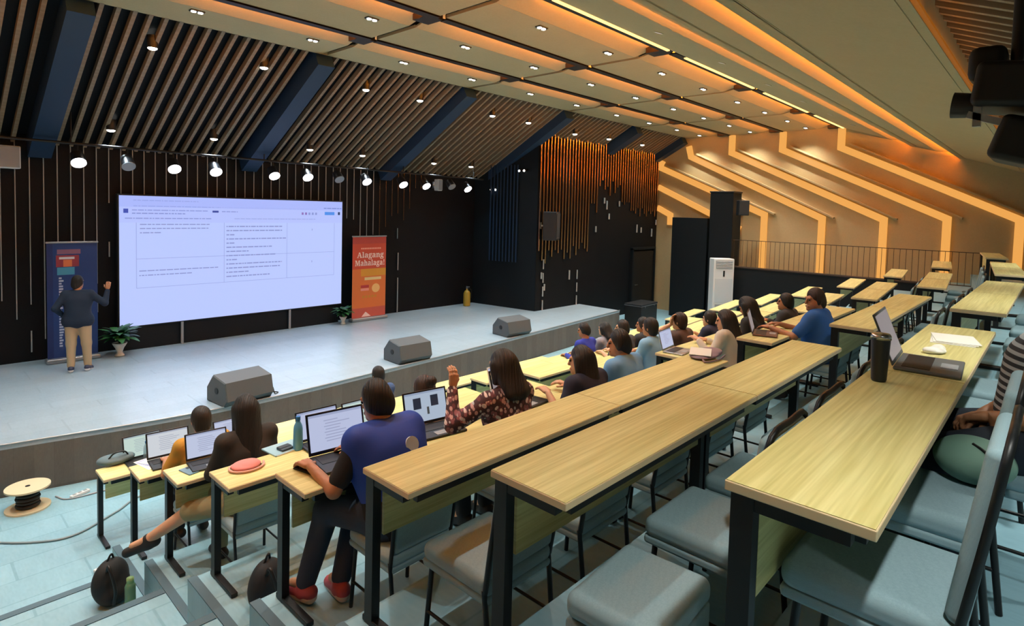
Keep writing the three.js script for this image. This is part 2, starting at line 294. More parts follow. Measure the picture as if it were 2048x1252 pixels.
// ------------------------------------------------------------------ ceilings
const TILT = 0.7, RISE = 0.16, stageSlope = {};
{
  const slab = structure('ceiling', 'dark slab above the hung ceiling', 'ceiling');
  part(slab, 'slab', box(XW - XL + 0.6, 0.3, ZR - ZB + 0.8), mats.concrete, [(XW + XL) / 2, 7.55, (ZR + ZB) / 2]);
  const flat = structure('ceiling_panelled', 'pale panelled ceiling with amber cove strips', 'ceiling');
  const zs = [-10.4, -8.75, -6.95, -5.15];
  for (let b = 0; b + 1 < GRID.length; b++) for (let s = 0; s < 3; s++) {
    const x0 = GRID[b] + 0.06, x1 = GRID[b + 1] - (b + 2 < GRID.length ? 0.06 : 0), w = x1 - x0, xc = (x0 + x1) / 2, za = zs[s] + 0.03, zb = zs[s + 1];
    const p = part(flat, 'ceiling_panel', box(w, 0.05, zb - TILT - za), mats.cream, [xc, H + 0.025, (za + zb - TILT) / 2]);
    const l = Math.hypot(TILT, RISE), a = Math.atan2(RISE, TILT);
    part(p, 'cove_face', box(w, 0.03, l), mats.cream, [0, -0.01 + RISE / 2, (zb - TILT / 2) - (za + zb - TILT) / 2], [-a, 0, 0]);
    const zo = (za + zb - TILT) / 2;
    part(p, 'cove_lip', join([moved(box(w, 0.055, 0.012), 0, -0.026, zb - 0.07 - zo), moved(box(w, 0.02, 0.14), 0, -0.045, zb - 0.01 - zo), moved(box(w, 0.2, 0.02), 0, 0.05, zb + 0.05 - zo)]), mats.bronze);
    part(p, 'light_strip', box(w - 0.5, 0.012, 0.04), mats.amberGlow, [0.05, 0.0, zb - 0.012 - zo], [-1.2, 0, 0]);
    areaLight(flat, [xc + 0.05, H + 0.032, zb - 0.024], [0, 0.3, -1], w - 0.5, 0.04, AMBER, L.cove * 12);
    part(p, 'cove_end', box(0.3, 0.13, 0.35), mats.bronze, [w / 2 - 0.03, 0.02, zb - 0.2 - (za + zb - TILT) / 2]);
    if (s === 2) {
      part(p, 'light_strip', box(w - 0.5, 0.02, 0.05), mats.amberBright, [0.05, -0.075, zb + 0.08 - zo]);
      areaLight(flat, [xc + 0.05, H - 0.065, zb + 0.08], [0, -1, 0], w - 0.5, 0.05, rgb(1, 0.6, 0.2), 3);
    }
  }
  part(flat, 'backing', box(XW - XL, 0.05, 5.3), mats.concrete, [(XW + XL) / 2, H + 0.3, -7.75]);
  // sloping part behind
  const sl = structure('ceiling_sloped', 'smooth cream ceiling sloping down with two amber coves', 'ceiling');
  const sy = (z) => H - 0.35 * (z + 5.15), bounds = [-5.04, -3.2, -2.06, -0.8], w = XW - XL, xc = (XW + XL) / 2, SA = Math.atan(0.35);
  for (let i = 0; i < 3; i++) {
    const z0 = bounds[i], z1 = bounds[i + 1], last = i === 2, ze = last ? z1 : z1 - 0.6;
    const l = Math.hypot(ze - z0, sy(ze) - sy(z0));
    const p = part(sl, 'ceiling_panel', box(w, 0.05, l), mats.cream, [xc, (sy(z0) + sy(ze)) / 2 + 0.025, (z0 + ze) / 2], [SA, 0, 0]);
    if (!last) {
      const yA = sy(ze), yB = sy(z1) + 0.16, l2 = Math.hypot(0.6, yB - yA), a2 = Math.atan2(yA - yB, 0.6);
      part(sl, 'cove_face', box(w, 0.03, l2), mats.cream, [xc, (yA + yB) / 2 + 0.015, (ze + z1) / 2], [a2, 0, 0]);
      part(sl, 'cove_lip', join([moved(box(w, 0.2, 0.02), 0, 0.06, 0.03), moved(box(w, 0.02, 0.12), 0, -0.03, -0.03), moved(box(w, 0.075, 0.012), 0, -0.003, -0.08)]), mats.cream, [xc, sy(z1) + 0.02, z1]);
      part(sl, 'light_strip', box(w - 0.2, 0.012, 0.04), mats.amberGlow, [xc, sy(z1) + 0.02, z1 - 0.012], [-1.0, 0, 0]);
      for (let k = 0; k < 4; k++) areaLight(sl, [XL + w * (k + 0.5) / 4, sy(z1) + 0.034, z1 - 0.022], [0, 0.7, -1], w / 4 - 0.1, 0.04, AMBER, L.coveSlope * 12);
    }
  }
  // bulkhead edge and the slatted ceiling over the rear tiers
  const rear = structure('ceiling_rear', 'brown slatted ceiling above the rear tiers', 'ceiling');
  const ry = (z) => 5.27 - 0.41 * (z + 0.74), ra = Math.atan(0.41), rl = (ZR + 0.74) / Math.cos(ra), rz = (ZR - 0.74) / 2;
  part(rear, 'bulkhead', box(w, 0.5, 0.06), mats.cream, [xc, sy(-0.8) + 0.25, -0.77]);
  part(rear, 'backing', box(w, 0.05, rl), mats.bronze, [xc, ry(rz) + 0.14, rz], [ra, 0, 0]);
  part(rear, 'light_strip', box(w - 0.4, 0.02, 0.03), mats.amberDim, [xc, sy(-0.8) + 0.02, -0.725]);
  for (let k = 0; k < 3; k++) areaLight(rear, [XL + w * (k + 0.5) / 3, sy(-0.8) + 0.045, -0.71], [0, 1, 0.6], w / 3 - 0.1, 0.03, AMBER, 5);
  const sg = box(0.05, 0.09, rl);
  for (let x = 1.0; x < 14; x += 0.2) part(rear, 'slat', sg, mats.slat, [x, ry(rz) + 0.045, rz], [ra, 0, 0]);
  // stage ceiling: slats hung between dark beams
  const st = structure('ceiling_stage', 'sloping stage ceiling of brown slats between dark beams', 'ceiling');
  const za = -10.4, ya = H - 0.02, zb = ZB + 0.1, yb = 4.68, k = (ya - yb) / (za - zb), ang = Math.atan2(ya - yb, za - zb);
  const yAt = (z) => yb + (z - zb) * k;
  const run = (zEnd) => Math.hypot(za - zEnd, ya - yAt(zEnd));
  part(st, 'backing', box(WINGX - XL, 0.05, run(zb)), mats.blackWall, [(WINGX + XL) / 2, (ya + yb) / 2 + 0.2, (za + zb) / 2], [-ang, 0, 0]);
  part(st, 'backing', box(XW - WINGX, 0.05, run(WINGZ)), mats.blackWall, [(WINGX + XW) / 2, (ya + yAt(WINGZ)) / 2 + 0.2, (za + WINGZ) / 2], [-ang, 0, 0]);
  part(st, 'edge_board', box(XW - XL, 0.5, 0.04), mats.cream, [xc, H + 0.25, -10.38]);
  const sA = box(0.058, 0.11, run(zb)), sB = box(0.058, 0.11, run(WINGZ));
  for (let x = 0.3; x < XW - 0.1; x += 0.213) {
    if (GRID.some((g) => Math.abs(g - x) < 0.2)) continue;
    const far = x > WINGX - 0.1, ze = far ? WINGZ : zb;
    part(st, 'slat', far ? sB : sA, mats.slat, [x, (ya + yAt(ze)) / 2 + 0.065, (za + ze) / 2], [-ang, 0, 0]);
  }
  for (const x of [1.95, 5.75, 9.5, 13.3, 17.1, 20.3]) { const far = x > WINGX, ze = far ? WINGZ : zb; part(st, 'beam', box(0.34, 0.42, run(ze) + 0.05), mats.beam, [x, (ya + yAt(ze)) / 2 - 0.04, (za + ze) / 2], [-ang, 0, 0]); }
  stageSlope.ang = ang;
}

// ------------------------------------------------------------------ lamps
function twinLamp(x, y, z, label, group, power, color, on = true) {
  const t = thing('ceiling_downlight', label, 'downlight', [x, y, z], 0, group);
  part(t, 'trim_plate', rbox(0.2, 0.02, 0.11, 0.008, 1), mats.darkPlastic, [0, -0.01, 0]);
  for (const s of [-1, 1]) part(t, 'lamp_lens', new THREE.CylinderGeometry(0.034, 0.034, 0.012, 14), mats.lampGlow, [s * 0.048, -0.024, 0]);
  spot(t, [0, -0.05, 0], [0, -1, 0], color, power, 0.95, 0.8, 2.5);
  return t;
}
for (let b = 0; b + 1 < GRID.length; b++) for (const [z, off] of [[-9.6, 0], [-7.8, 0], [-6.05, 0]]) for (const f of [0.34, 0.83]) {  // lamps of the unseen leftmost bay are added to brighten the front floor
  const x = GRID[b] + (GRID[b + 1] - GRID[b]) * f;
  twinLamp(x, H, z, 'small twin downlight set in the pale ceiling panels', 'twin downlights in the panelled ceiling', L.house, WARM);
}
for (const x of [1.3, 3.9, 6.7, 9.7, 12.7]) for (const z of [0.12, 1.3]) twinLamp(x, 5.26 - 0.41 * (z + 0.74), z, 'twin downlight set between the rear ceiling slats', 'twin downlights in the rear slatted ceiling', L.houseRear, WARM);
for (let i = 0; i < 9; i++) {
  const x = 1.15 + i * 2.1, z = -4.25, y = H - 0.35 * (z + 5.15), t = thing('recessed_downlight', 'round recessed downlight in the sloping cream ceiling', 'downlight', [x, y, z], 0, 'recessed downlights in the sloping ceiling');
  part(t, 'ring', new THREE.TorusGeometry(0.065, 0.008, 6, 24).rotateX(Math.PI / 2 + 0.34), mats.cream, [0, -0.004, 0]);
  part(t, 'lamp_lens', new THREE.CylinderGeometry(0.06, 0.06, 0.008, 24), mats.dimLens, [0, -0.004, 0], [0.34, 0, 0]);
  spot(t, [0, -0.03, 0], [0, -1, 0.25], WARM, L.houseSlope, 0.95, 0.8, 3);
}
{
  const px = [[305, 90], [528, 130], [732, 175], [840, 197], [985, 228], [1057, 242], [222, 255], [428, 273], [620, 295], [725, 307], [868, 323], [942, 330], [1150, 265], [1218, 275], [1285, 287]];
  const kk = Math.tan(stageSlope.ang), z0 = -10.4, y0 = H - 0.03;
  const spots = px.map(([a, b]) => { const d = ray(a, b), t = (y0 - EYE - z0 * kk) / (d.y - kk * d.z); return d.multiplyScalar(t).add(camera.position); });
  for (const x of [0.4, -1.4]) for (const z of [-11.1, -12.7]) spots.push(new THREE.Vector3(x, y0 + (z - z0) * kk, z));  // added downlights out of view on the left, brightening the stage floor
  for (const p of spots) {
    const o = thing('stage_downlight', 'bright round downlight hung between the stage ceiling slats', 'downlight', [p.x, p.y - 0.02, p.z], 0, 'round downlights in the stage ceiling');
    part(o, 'can', new THREE.CylinderGeometry(0.085, 0.075, 0.2, 18, 1, true), mats.darkPlastic, [0, 0.07, 0]);
    part(o, 'lamp_lens', new THREE.SphereGeometry(0.07, 16, 8, 0, Math.PI * 2, Math.PI / 2, Math.PI / 2), mats.lampGlow, [0, -0.03, 0]).scale.y = 0.5;
    spot(o, [0, -0.09, 0], [0, -1, 0.12], NEUTRAL, L.stage, 0.75, 0.8, 3);
  }
  const on = [[158, 323], [350, 336], [433, 342], [550, 350], [617, 353], [735, 362], [808, 368], [854, 371], [937, 377]], off = [[258, 330], [680, 357], [905, 372]];
  const bar = thing('lighting_bar', 'black pipe carrying the round stage lamps', 'lighting bar', [0, 0, 0]);
  part(bar, 'pipe', rod([0.5, 4.72, -13.05], [12.6, 4.62, -13.05], 0.025, 10), mats.black);
  for (const x of [2.3, 5.8, 9.6, 12.2]) part(bar, 'hanger', rod([x, 4.68, -13.05], [x, 5.3, -13.05], 0.012), mats.black);
  const par = (a, b, lit) => {
    const p = onZ(a, b, -12.95);
    const o = thing('stage_lamp', lit ? 'round stage lamp shining from the pipe before the black wall' : 'unlit black stage lamp on the pipe before the black wall', 'stage lamp', [p.x, p.y, p.z], 0, lit ? 'lit stage lamps on the pipe' : 'unlit stage lamps on the pipe');
    const can = new THREE.CylinderGeometry(0.1, 0.12, 0.22, 20, 1); can.rotateX(-0.75); part(o, 'can', can, mats.darkPlastic, [0, 0.06, -0.1]);
    const len = new THREE.CylinderGeometry(0.115, 0.115, 0.02, 22); len.rotateX(-0.75); part(o, 'lamp_lens', len, lit ? mats.parGlow : mats.greyPlastic, [0, -0.025, -0.018]);
    part(o, 'yoke', rod([0, 0.06, -0.1], [0, 4.715 - 0.1 * (p.x - 0.5) / 12.1 - p.y, -0.1], 0.012), mats.black);
    if (lit) spot(o, [0, -0.03, 0.06], [0, -0.75, 1], rgb(0.95, 0.95, 1), L.par, 0.6, 0.8, 4);
  };
  on.forEach(([a, b]) => par(a, b, true)); off.forEach(([a, b]) => par(a, b, false));
  // pairs of small lamps on the return wall
  for (const [a, b] of [[1048, 342], [991, 380]]) { const p = onX(a, b, WINGX - 0.12); const o = thing('wall_spotlight', 'small twin spotlight on the black return wall', 'spotlight', [p.x - 0.1, p.y, p.z], 0, 'twin spotlights on the return wall'); for (const s of [-1, 1]) { part(o, 'can', rod([0, 0, s * 0.1], [0.1, 0.03, s * 0.1], 0.035), mats.darkPlastic); part(o, 'lamp_lens', new THREE.SphereGeometry(0.03, 10, 8), mats.lampGlow, [-0.01, 0, s * 0.1]); } part(o, 'bracket', box(0.03, 0.05, 0.26), mats.black, [0.11, 0.03, 0]); spot(o, [-0.06, 0, 0], [-1, -1.2, 0.3], NEUTRAL, 3, 0.6, 0.8); }
}

// ------------------------------------------------------------------ screen, banners and things on the stage
{
  const a = onZ(239, 389, -13.62), b = onZ(684.6, 405, -13.62), c = onZ(239, 653, -13.62), d = onZ(683.5, 608.5, -13.62);
  const x0 = (a.x + c.x) / 2, x1 = (b.x + d.x) / 2, y1 = (a.y + b.y) / 2, y0 = (c.y + d.y) / 2, w = x1 - x0, h = y1 - y0;
  const t = thing('led_screen', 'large lit screen showing a document table on stage', 'screen', [(x0 + x1) / 2, STAGE, -13.7]);
  const tex = canvasTex(1536, Math.round(1536 * h / w), (g, W, Hh) => {
    g.fillStyle = '#b9c9ff'; g.fillRect(0, 0, W, Hh); g.fillStyle = '#a9b8fb'; g.fillRect(0, 0, W, Hh * 0.085); g.fillStyle = '#b4c2fd'; g.fillRect(0, Hh * 0.085, W, Hh * 0.12);
    const X = (v) => v * W, Y = (v) => v * Hh; const bar = (x, y, l, s = '#8b96cf', th = 0.008) => { g.fillStyle = s; let q = X(x); const e = X(x + l); while (q < e) { const r = Math.min(e - q, 8 + rnd() * 34); g.fillRect(q, Y(y), r, Y(th)); q += r + 5; } };
    bar(0.05, 0.03, 0.25, '#98a6ec'); bar(0.05, 0.075, 0.34, '#93a2e8', 0.006); bar(0.36, 0.075, 0.5, '#a2b0f2', 0.005);
    g.fillStyle = '#3d4fae'; g.fillRect(X(0.015), Y(0.1), X(0.017), Y(0.032)); bar(0.045, 0.105, 0.29, '#8c99dc'); g.fillStyle = '#3c4a9a'; g.fillRect(X(0.355), Y(0.105), X(0.026), Y(0.016)); bar(0.395, 0.108, 0.07, '#8c99dc'); bar(0.045, 0.13, 0.2, '#8592d4');
    bar(0.02, 0.168, 0.33, '#8c98d8'); bar(0.45, 0.168, 0.4, '#98a5e2', 0.006); for (let i = 0; i < 5; i++) { g.fillStyle = i < 2 ? '#8b6fb8' : '#8a97d6'; g.fillRect(X(0.775 + i * 0.018), Y(0.108), X(0.01), Y(0.022)); }
    g.fillStyle = '#4e8fe8'; g.fillRect(X(0.9), Y(0.1), X(0.055), Y(0.03)); g.fillStyle = '#2b3c66'; g.fillRect(X(0.975), Y(0.1), X(0.012), Y(0.028)); bar(0.895, 0.062, 0.1, '#6f84d0');
    g.strokeStyle = '#8d9ad6'; g.lineWidth = 2.4; const vx = [0.06, 0.405, 0.7, 0.955], hy = [0.205, 0.485, 0.71];
    for (const v of vx) { g.beginPath(); g.moveTo(X(v), Y(hy[0])); g.lineTo(X(v), Y(hy[2])); g.stroke(); } for (const v of hy.slice(1)) { g.beginPath(); g.moveTo(X(vx[0]), Y(v)); g.lineTo(X(vx[3]), Y(v)); g.stroke(); }
    for (const [y, l] of [[0.215, 0.27], [0.247, 0.265], [0.28, 0.08]]) bar(0.073, y, l); for (const [y, l] of [[0.575, 0.31], [0.61, 0.2]]) bar(0.07, y, l);
    [0.26, 0.26, 0.035, 0.28, 0.035, 0.21, 0.1, 0.23, 0.05, 0.26, 0.25, 0.1, 0.2].forEach((l, i) => bar(0.415, 0.232 + i * 0.0355, l, '#8b96cf', 0.01)); for (const y of [0.26, 0.56]) { g.fillStyle = '#8b96cf'; g.fillRect(X(0.83), Y(y), X(0.003), Y(0.018)); }
  });
  part(t, 'cabinet', rbox(w + 0.06, h + 0.06, 0.12, 0.01), mats.black, [0, (y0 + y1) / 2 - STAGE, 0]);
  const face = part(t, 'screen_face', new THREE.PlaneGeometry(w, h), M({ color: 0x050505, roughness: 0.6, emissive: 0xffffff, emissiveMap: tex, emissiveIntensity: 1.0 }), [0, (y0 + y1) / 2 - STAGE, 0.064]);
  part(t, 'base_panel', box(w - 0.1, y0 - STAGE - 0.04, 0.08), mats.blackPanel, [0, (y0 - STAGE - 0.04) / 2, -0.03]);
  for (const px of [365, 580]) part(t, 'support_post', rbox(0.05, y0 - STAGE - 0.02, 0.04, 0.006), mats.greyPlastic, [onZ(px, 650, -13.62).x - (x0 + x1) / 2, (y0 - STAGE - 0.02) / 2, 0.06]);
  areaLight(t, [0, (y0 + y1) / 2 - STAGE, 0.075], [0, 0, 1], w, h, rgb(0.62, 0.7, 1), L.screen * 0.32);
}
function banner(px0, px1, pyBase, pyTop, label, draw) {
  const a = onY(px0, pyBase[0], STAGE), b = onY(px1, pyBase[1], STAGE), z = -13.45; const p0 = onZ(px0, pyTop[0], z), p1 = onZ(px1, pyTop[1], z), x0 = p0.x, x1 = p1.x, w = x1 - x0, h = (p0.y + p1.y) / 2 - STAGE;
  const t = thing('roll_up_banner', label, 'banner', [(x0 + x1) / 2, STAGE, z]);
  part(t, 'base_case', rbox(w + 0.06, 0.09, 0.22, 0.03), mats.silver, [0, 0.045, 0]);
  part(t, 'printed_sheet', box(w, h - 0.09, 0.006), [0, 1, 2, 3].map(() => mats.darkPlastic).concat(M({ map: canvasTex(384, Math.round(384 * h / w), draw), roughness: 0.6 }), mats.whitePlastic), [0, (h + 0.09) / 2 - 0.01, 0.01]).geometry = new THREE.BoxGeometry(w, h - 0.1, 0.006);
  part(t, 'top_rail', rbox(w + 0.03, 0.035, 0.03, 0.01), mats.silver, [0, h - 0.015, 0.01]);
  part(t, 'support_pole', rod([0, 0.08, -0.03], [0, h - 0.02, -0.005], 0.01), mats.silver);
}
banner(92, 194, [720, 706], [483, 483], 'tall blue roll-up banner behind the standing speaker', (g, w, h) => {
  g.fillStyle = '#123a78'; g.fillRect(0, 0, w, h); g.fillStyle = '#0f2c66'; g.fillRect(0, 0, w * 0.12, h); g.fillStyle = '#7d5a78'; g.fillRect(w * 0.2, h * 0.06, w * 0.46, h * 0.04); g.fillStyle = '#8a3344'; g.fillRect(w * 0.18, h * 0.11, w * 0.45, h * 0.1); g.fillStyle = '#d8784c'; g.fillRect(w * 0.32, h * 0.15, w * 0.17, h * 0.06); g.fillStyle = '#c9d2dc'; g.fillRect(w * 0.24, h * 0.125, w * 0.3, h * 0.02); g.fillStyle = '#3b93b9'; g.fillRect(w * 0.2, h * 0.215, w * 0.34, h * 0.065); g.fillStyle = '#a7b7d4';
  for (let i = 0; i < 26; i++) { g.fillRect(w * 0.23, h * (0.3 + i * 0.0235), w * (0.05 + 0.05 * rnd()), h * 0.015); if (i > 13) g.fillRect(w * 0.36, h * (0.3 + i * 0.0235), w * (0.06 + 0.06 * rnd()), h * 0.016); }
});
banner(705, 772, [637, 631], [472, 471], 'orange roll-up banner beside the lit screen', (g, w, h) => {
  g.fillStyle = '#c8503a'; g.fillRect(0, 0, w, h * 0.4); g.fillStyle = '#d9763a'; g.fillRect(0, h * 0.4, w, h * 0.5); g.fillStyle = '#c25a4c'; g.fillRect(0, h * 0.88, w, h * 0.12); g.fillStyle = '#b5473f'; g.fillRect(0, 0, w, h * 0.09);
  g.fillStyle = '#eeb3a0'; for (let i = 0; i < 12; i++) g.fillRect(w * (0.25 + i * 0.05), h * 0.14, w * 0.038, h * 0.018);
  g.fillStyle = '#f6e2d8'; g.textAlign = 'center'; g.font = 'bold 78px serif'; g.fillText('Alagang', w * 0.53, h * 0.262, w * 0.8); g.fillText('Mahalaga!', w * 0.52, h * 0.36, w * 0.9);
  g.fillStyle = '#d79a35'; g.fillRect(w * 0.25, h * 0.4, w * 0.75, h * 0.09); g.fillStyle = '#e9cf95'; g.fillRect(w * 0.36, h * 0.505, w * 0.5, h * 0.035); g.fillStyle = '#b53a3c'; g.fillRect(w * 0.25, h * 0.6, w * 0.24, h * 0.035); g.fillStyle = '#ea9a8c'; g.fillRect(w * 0.25, h * 0.64, w * 0.24, h * 0.03);
  g.fillStyle = '#f0c07a'; g.beginPath(); g.arc(w * 0.7, h * 0.645, w * 0.12, 0, 7); g.fill(); g.fillStyle = '#c98a2e'; for (let i = 0; i < 5; i++) g.fillRect(w * (0.3 + i * 0.09), h * 0.73, w * 0.06, h * 0.03); g.fillStyle = '#ead0cb'; g.beginPath(); g.moveTo(w * 0.28, h * 0.99); g.lineTo(w * 0.4, h * 0.93); g.lineTo(w * 0.56, h * 0.99); g.fill();
});
function plant(px, py, size, label, seedN) {
  seed = seedN; const p = onY(px, py, STAGE);
  const t = thing('potted_plant', label, 'plant', [p.x, STAGE, p.z + 0.05]);
  part(t, 'pot', lathe([[0.001, 0], [0.11, 0], [0.1, 0.04], [0.06, 0.1], [0.09, 0.2], [0.15, 0.3], [0.16, 0.33], [0.13, 0.33], [0.12, 0.29], [0.001, 0.27]]).scale(size, size, size), mats.pot);
  part(t, 'soil', new THREE.CylinderGeometry(0.12 * size, 0.12 * size, 0.02, 16), mats.soil, [0, 0.29 * size, 0]);
  const leafShape = (l, w) => { const rows = []; for (let i = 0; i <= 6; i++) { const s = i / 6, ww = w * Math.sin(Math.PI * (0.08 + 0.9 * s)) ** 0.8, y = l * s, z = -0.55 * l * s * s; rows.push([[-ww, y * (1 - 0.25 * s), -z], [ww, y * (1 - 0.25 * s), -z]]); } return quadStrip(rows); };
  const shapes = [leafShape(0.42 * size, 0.075 * size), leafShape(0.5 * size, 0.09 * size), leafShape(0.34 * size, 0.065 * size)];
  for (let i = 0; i < 46; i++) { const a = i * 2.399, tilt = 0.25 + 0.95 * ((i % 9) / 9), st = 0.08 + rnd() * 0.16; part(t, 'leaf', shapes[i % 3], i % 3 ? mats.leaf : mats.leafDark, [Math.sin(a) * 0.05 * size, (0.3 + st) * size, Math.cos(a) * 0.05 * size], [tilt, a, 0]).rotation.order = 'YXZ'; }
  part(t, 'stem', join([0, 1, 2, 3].map((i) => rod([0, 0.28 * size, 0], [Math.sin(i * 1.6) * 0.06 * size, 0.52 * size, Math.cos(i * 1.6) * 0.06 * size], 0.012 * size))), mats.leafDark);
}
plant(238, 711, 0.8, 'leafy green plant in white pot at the screen corner near the speaker', 11);
plant(684, 648, 0.62, 'small leafy plant in white pot beside the orange banner', 23);
{
  const outline = [[-0.3, 0], [0.22, 0], [0.3, 0.09], [0.24, 0.34], [-0.12, 0.4], [-0.3, 0.2]];
  const list = [[3.74, -9.2, 0.1, 'grey wedge stage monitor closest to the speaker on stage'], [7.12, -9.42, -0.04, 'grey wedge stage monitor in the middle of the stage edge'], [10.5, -9.72, -0.08, 'grey wedge stage monitor towards the copper rod wall']];
  for (const [x, z, a, label] of list) {
    const t = thing('stage_monitor', label, 'loudspeaker', [x, STAGE + 0.01, z], a);
    const g = prism(outline, 0.72, 0.015); g.rotateY(-Math.PI / 2); g.translate(0.36, 0.005, 0); part(t, 'cabinet', g, mats.monitorGrey);
    part(t, 'grille', box(0.66, 0.22, 0.012), mats.grille, [0, 0.29, -0.225], [0.78, 0, 0]);
    part(t, 'side_cup', new THREE.CylinderGeometry(0.05, 0.05, 0.01, 16).rotateZ(Math.PI / 2), mats.black, [-0.378, 0.2, 0]);
    part(t, 'corner_guard', box(0.73, 0.03, 0.02), mats.darkPlastic, [0, 0.02, 0.235]);
  }
  const cable = thing('monitor_cable', 'loose dark cable by the grey wedge monitor', 'cable', [0, 0, 0]);
  part(cable, 'wire', tube([[4.14, STAGE + 0.14, -9.12], [4.2, STAGE + 0.12, -9.1], [4.22, STAGE + 0.012, -9.06], [4.3, STAGE + 0.009, -9.12], [4.22, STAGE + 0.009, -9.22], [4.12, STAGE + 0.009, -9.4]], 0.008, 40), mats.black);
  const p = onY(951, 601, STAGE), e = thing('fire_extinguisher', 'yellow extinguisher standing in the dark stage corner', 'extinguisher', [12.45, STAGE, -13.5]);
  part(e, 'cylinder_body', lathe([[0.001, 0], [0.1, 0], [0.11, 0.02], [0.11, 0.4], [0.07, 0.48], [0.03, 0.5], [0.03, 0.55], [0.001, 0.55]]), M({ color: 0xa88a2c, roughness: 0.45 })); part(e, 'valve', join([moved(box(0.05, 0.05, 0.05), 0, 0.57, 0), moved(box(0.03, 0.02, 0.14), 0, 0.61, 0.04)]), mats.silver); part(e, 'hose', tube([[0, 0.56, 0.03], [0.1, 0.5, 0.08], [0.12, 0.25, 0.06]], 0.012, 16), mats.black);
}
// loudspeakers and small boxes on the walls
function wallSpeaker(pos, turn, size, label, m = mats.darkPlastic) {
  const t = thing('wall_loudspeaker', label, 'loudspeaker', pos, turn), [w, h, d] = size;
  part(t, 'cabinet', rbox(w, h, d, 0.02), m); part(t, 'grille', rbox(w * 0.88, h * 0.9, 0.015, 0.005, 1), m === mats.whitePlastic ? mats.greyPlastic : mats.grille, [0, 0, d / 2 + 0.006]); part(t, 'bracket', join([moved(box(0.05, 0.05, 0.12), 0, 0, -d / 2 - 0.05), moved(box(0.12, 0.2, 0.015), 0, 0, -d / 2 - 0.11)]), mats.chrome); return t;
}
{
  let p = onZ(1104, 452, WINGZ + 0.4); wallSpeaker([p.x, p.y, WINGZ + 0.38], 0.5, [0.62, 0.85, 0.4], 'black loudspeaker hung on the copper rod wall');
  p = onX(1489, 416, 19.5); wallSpeaker([19.45, p.y, -7.72], -0.9, [0.34, 0.5, 0.3], 'small black loudspeaker bracketed to the black column');
  p = onZ(14, 314, -13.6); wallSpeaker([p.x, p.y, -13.6], 0.1, [0.34, 0.4, 0.22], 'pale box loudspeaker high on the black wall', mats.whitePlastic);
  p = onZ(881, 370, -13.5); wallSpeaker([p.x, p.y, -13.6], 0, [0.16, 0.34, 0.2], 'small white loudspeaker beside the stage lamps', mats.whitePlastic);
}
// floor-standing air conditioner, dark console by the stage end
{
  const t = thing('air_conditioner', 'tall white floor-standing air conditioner beside the black column', 'air conditioner', [19.15, 0.02, -8.22], -0.75);
  part(t, 'plinth', rbox(0.72, 0.34, 0.42, 0.01), mats.darkPlastic, [0, 0.17, 0]);
  part(t, 'housing', rbox(0.7, 1.92, 0.4, 0.03), mats.whitePlastic, [0, 1.3, 0]);
  part(t, 'outlet', box(0.56, 0.26, 0.02), mats.greyPlastic, [0, 2.06, 0.2]); for (let i = 0; i < 5; i++) part(t, 'louver', box(0.54, 0.014, 0.03), mats.whitePlastic, [0, 1.96 + i * 0.05, 0.208], [0.4, 0, 0]);
  part(t, 'control_panel', rbox(0.06, 0.2, 0.01, 0.004, 1), mats.black, [0, 1.76, 0.204]); part(t, 'door_panel', rbox(0.58, 0.8, 0.012, 0.004, 1), M({ color: 0xc3ccd0, roughness: 0.4 }), [0, 1.2, 0.203]); part(t, 'intake', box(0.54, 0.3, 0.01), mats.greyPlastic, [0, 0.58, 0.202]);
  const p = onY(1268, 640, 0), c = thing('road_case', 'black equipment case at the end of the stage', 'case', [16.9, 0, -9.9], 0.05);
  part(c, 'case_body', rbox(1.1, 0.74, 0.6, 0.02), mats.black, [0, 0.37, 0]); part(c, 'case_lid', rbox(1.12, 0.06, 0.62, 0.015), mats.darkPlastic, [0, 0.77, 0]); part(c, 'lid_rim', box(1.13, 0.012, 0.63), mats.silver, [0, 0.74, 0]); for (const s of [-1, 1]) part(c, 'latch', box(0.08, 0.06, 0.012), mats.chrome, [s * 0.3, 0.7, 0.306]);
}
// projector hung under the rear ceiling
{
  const t = thing('ceiling_projector', 'black projector hung from the rear slatted ceiling', 'projector', [3.5, 4.24, -0.2]);
  part(t, 'body', rbox(0.34, 0.2, 0.36, 0.03), mats.black, [0, 0.08, 0.06], [0.12, 0, 0]); part(t, 'lens', new THREE.CylinderGeometry(0.055, 0.06, 0.1, 20).rotateX(Math.PI / 2), mats.darkPlastic, [-0.05, 0.02, -0.15], [0.12, 0, 0]);
  part(t, 'mount_head', rbox(0.16, 0.16, 0.14, 0.04), mats.black, [-0.02, 0.2, -0.08]); part(t, 'drop_pole', rod([0, 0.2, 0.02], [0, 0.82, 0.02], 0.025, 12), mats.black); part(t, 'ceiling_plate', rbox(0.16, 0.02, 0.16, 0.005, 1), mats.black, [0, 0.81, 0.02], [0.39, 0, 0]);
  part(t, 'bracket', join([moved(box(0.03, 0.03, 0.16), -0.12, -0.06, -0.06, 0.35, 0, 0), moved(box(0.03, 0.1, 0.03), -0.12, -0.04, -0.1)]), mats.silver); part(t, 'lower_module', rbox(0.3, 0.2, 0.2, 0.03), mats.black, [0, -0.16, 0.06], [0.3, 0, 0]);
}

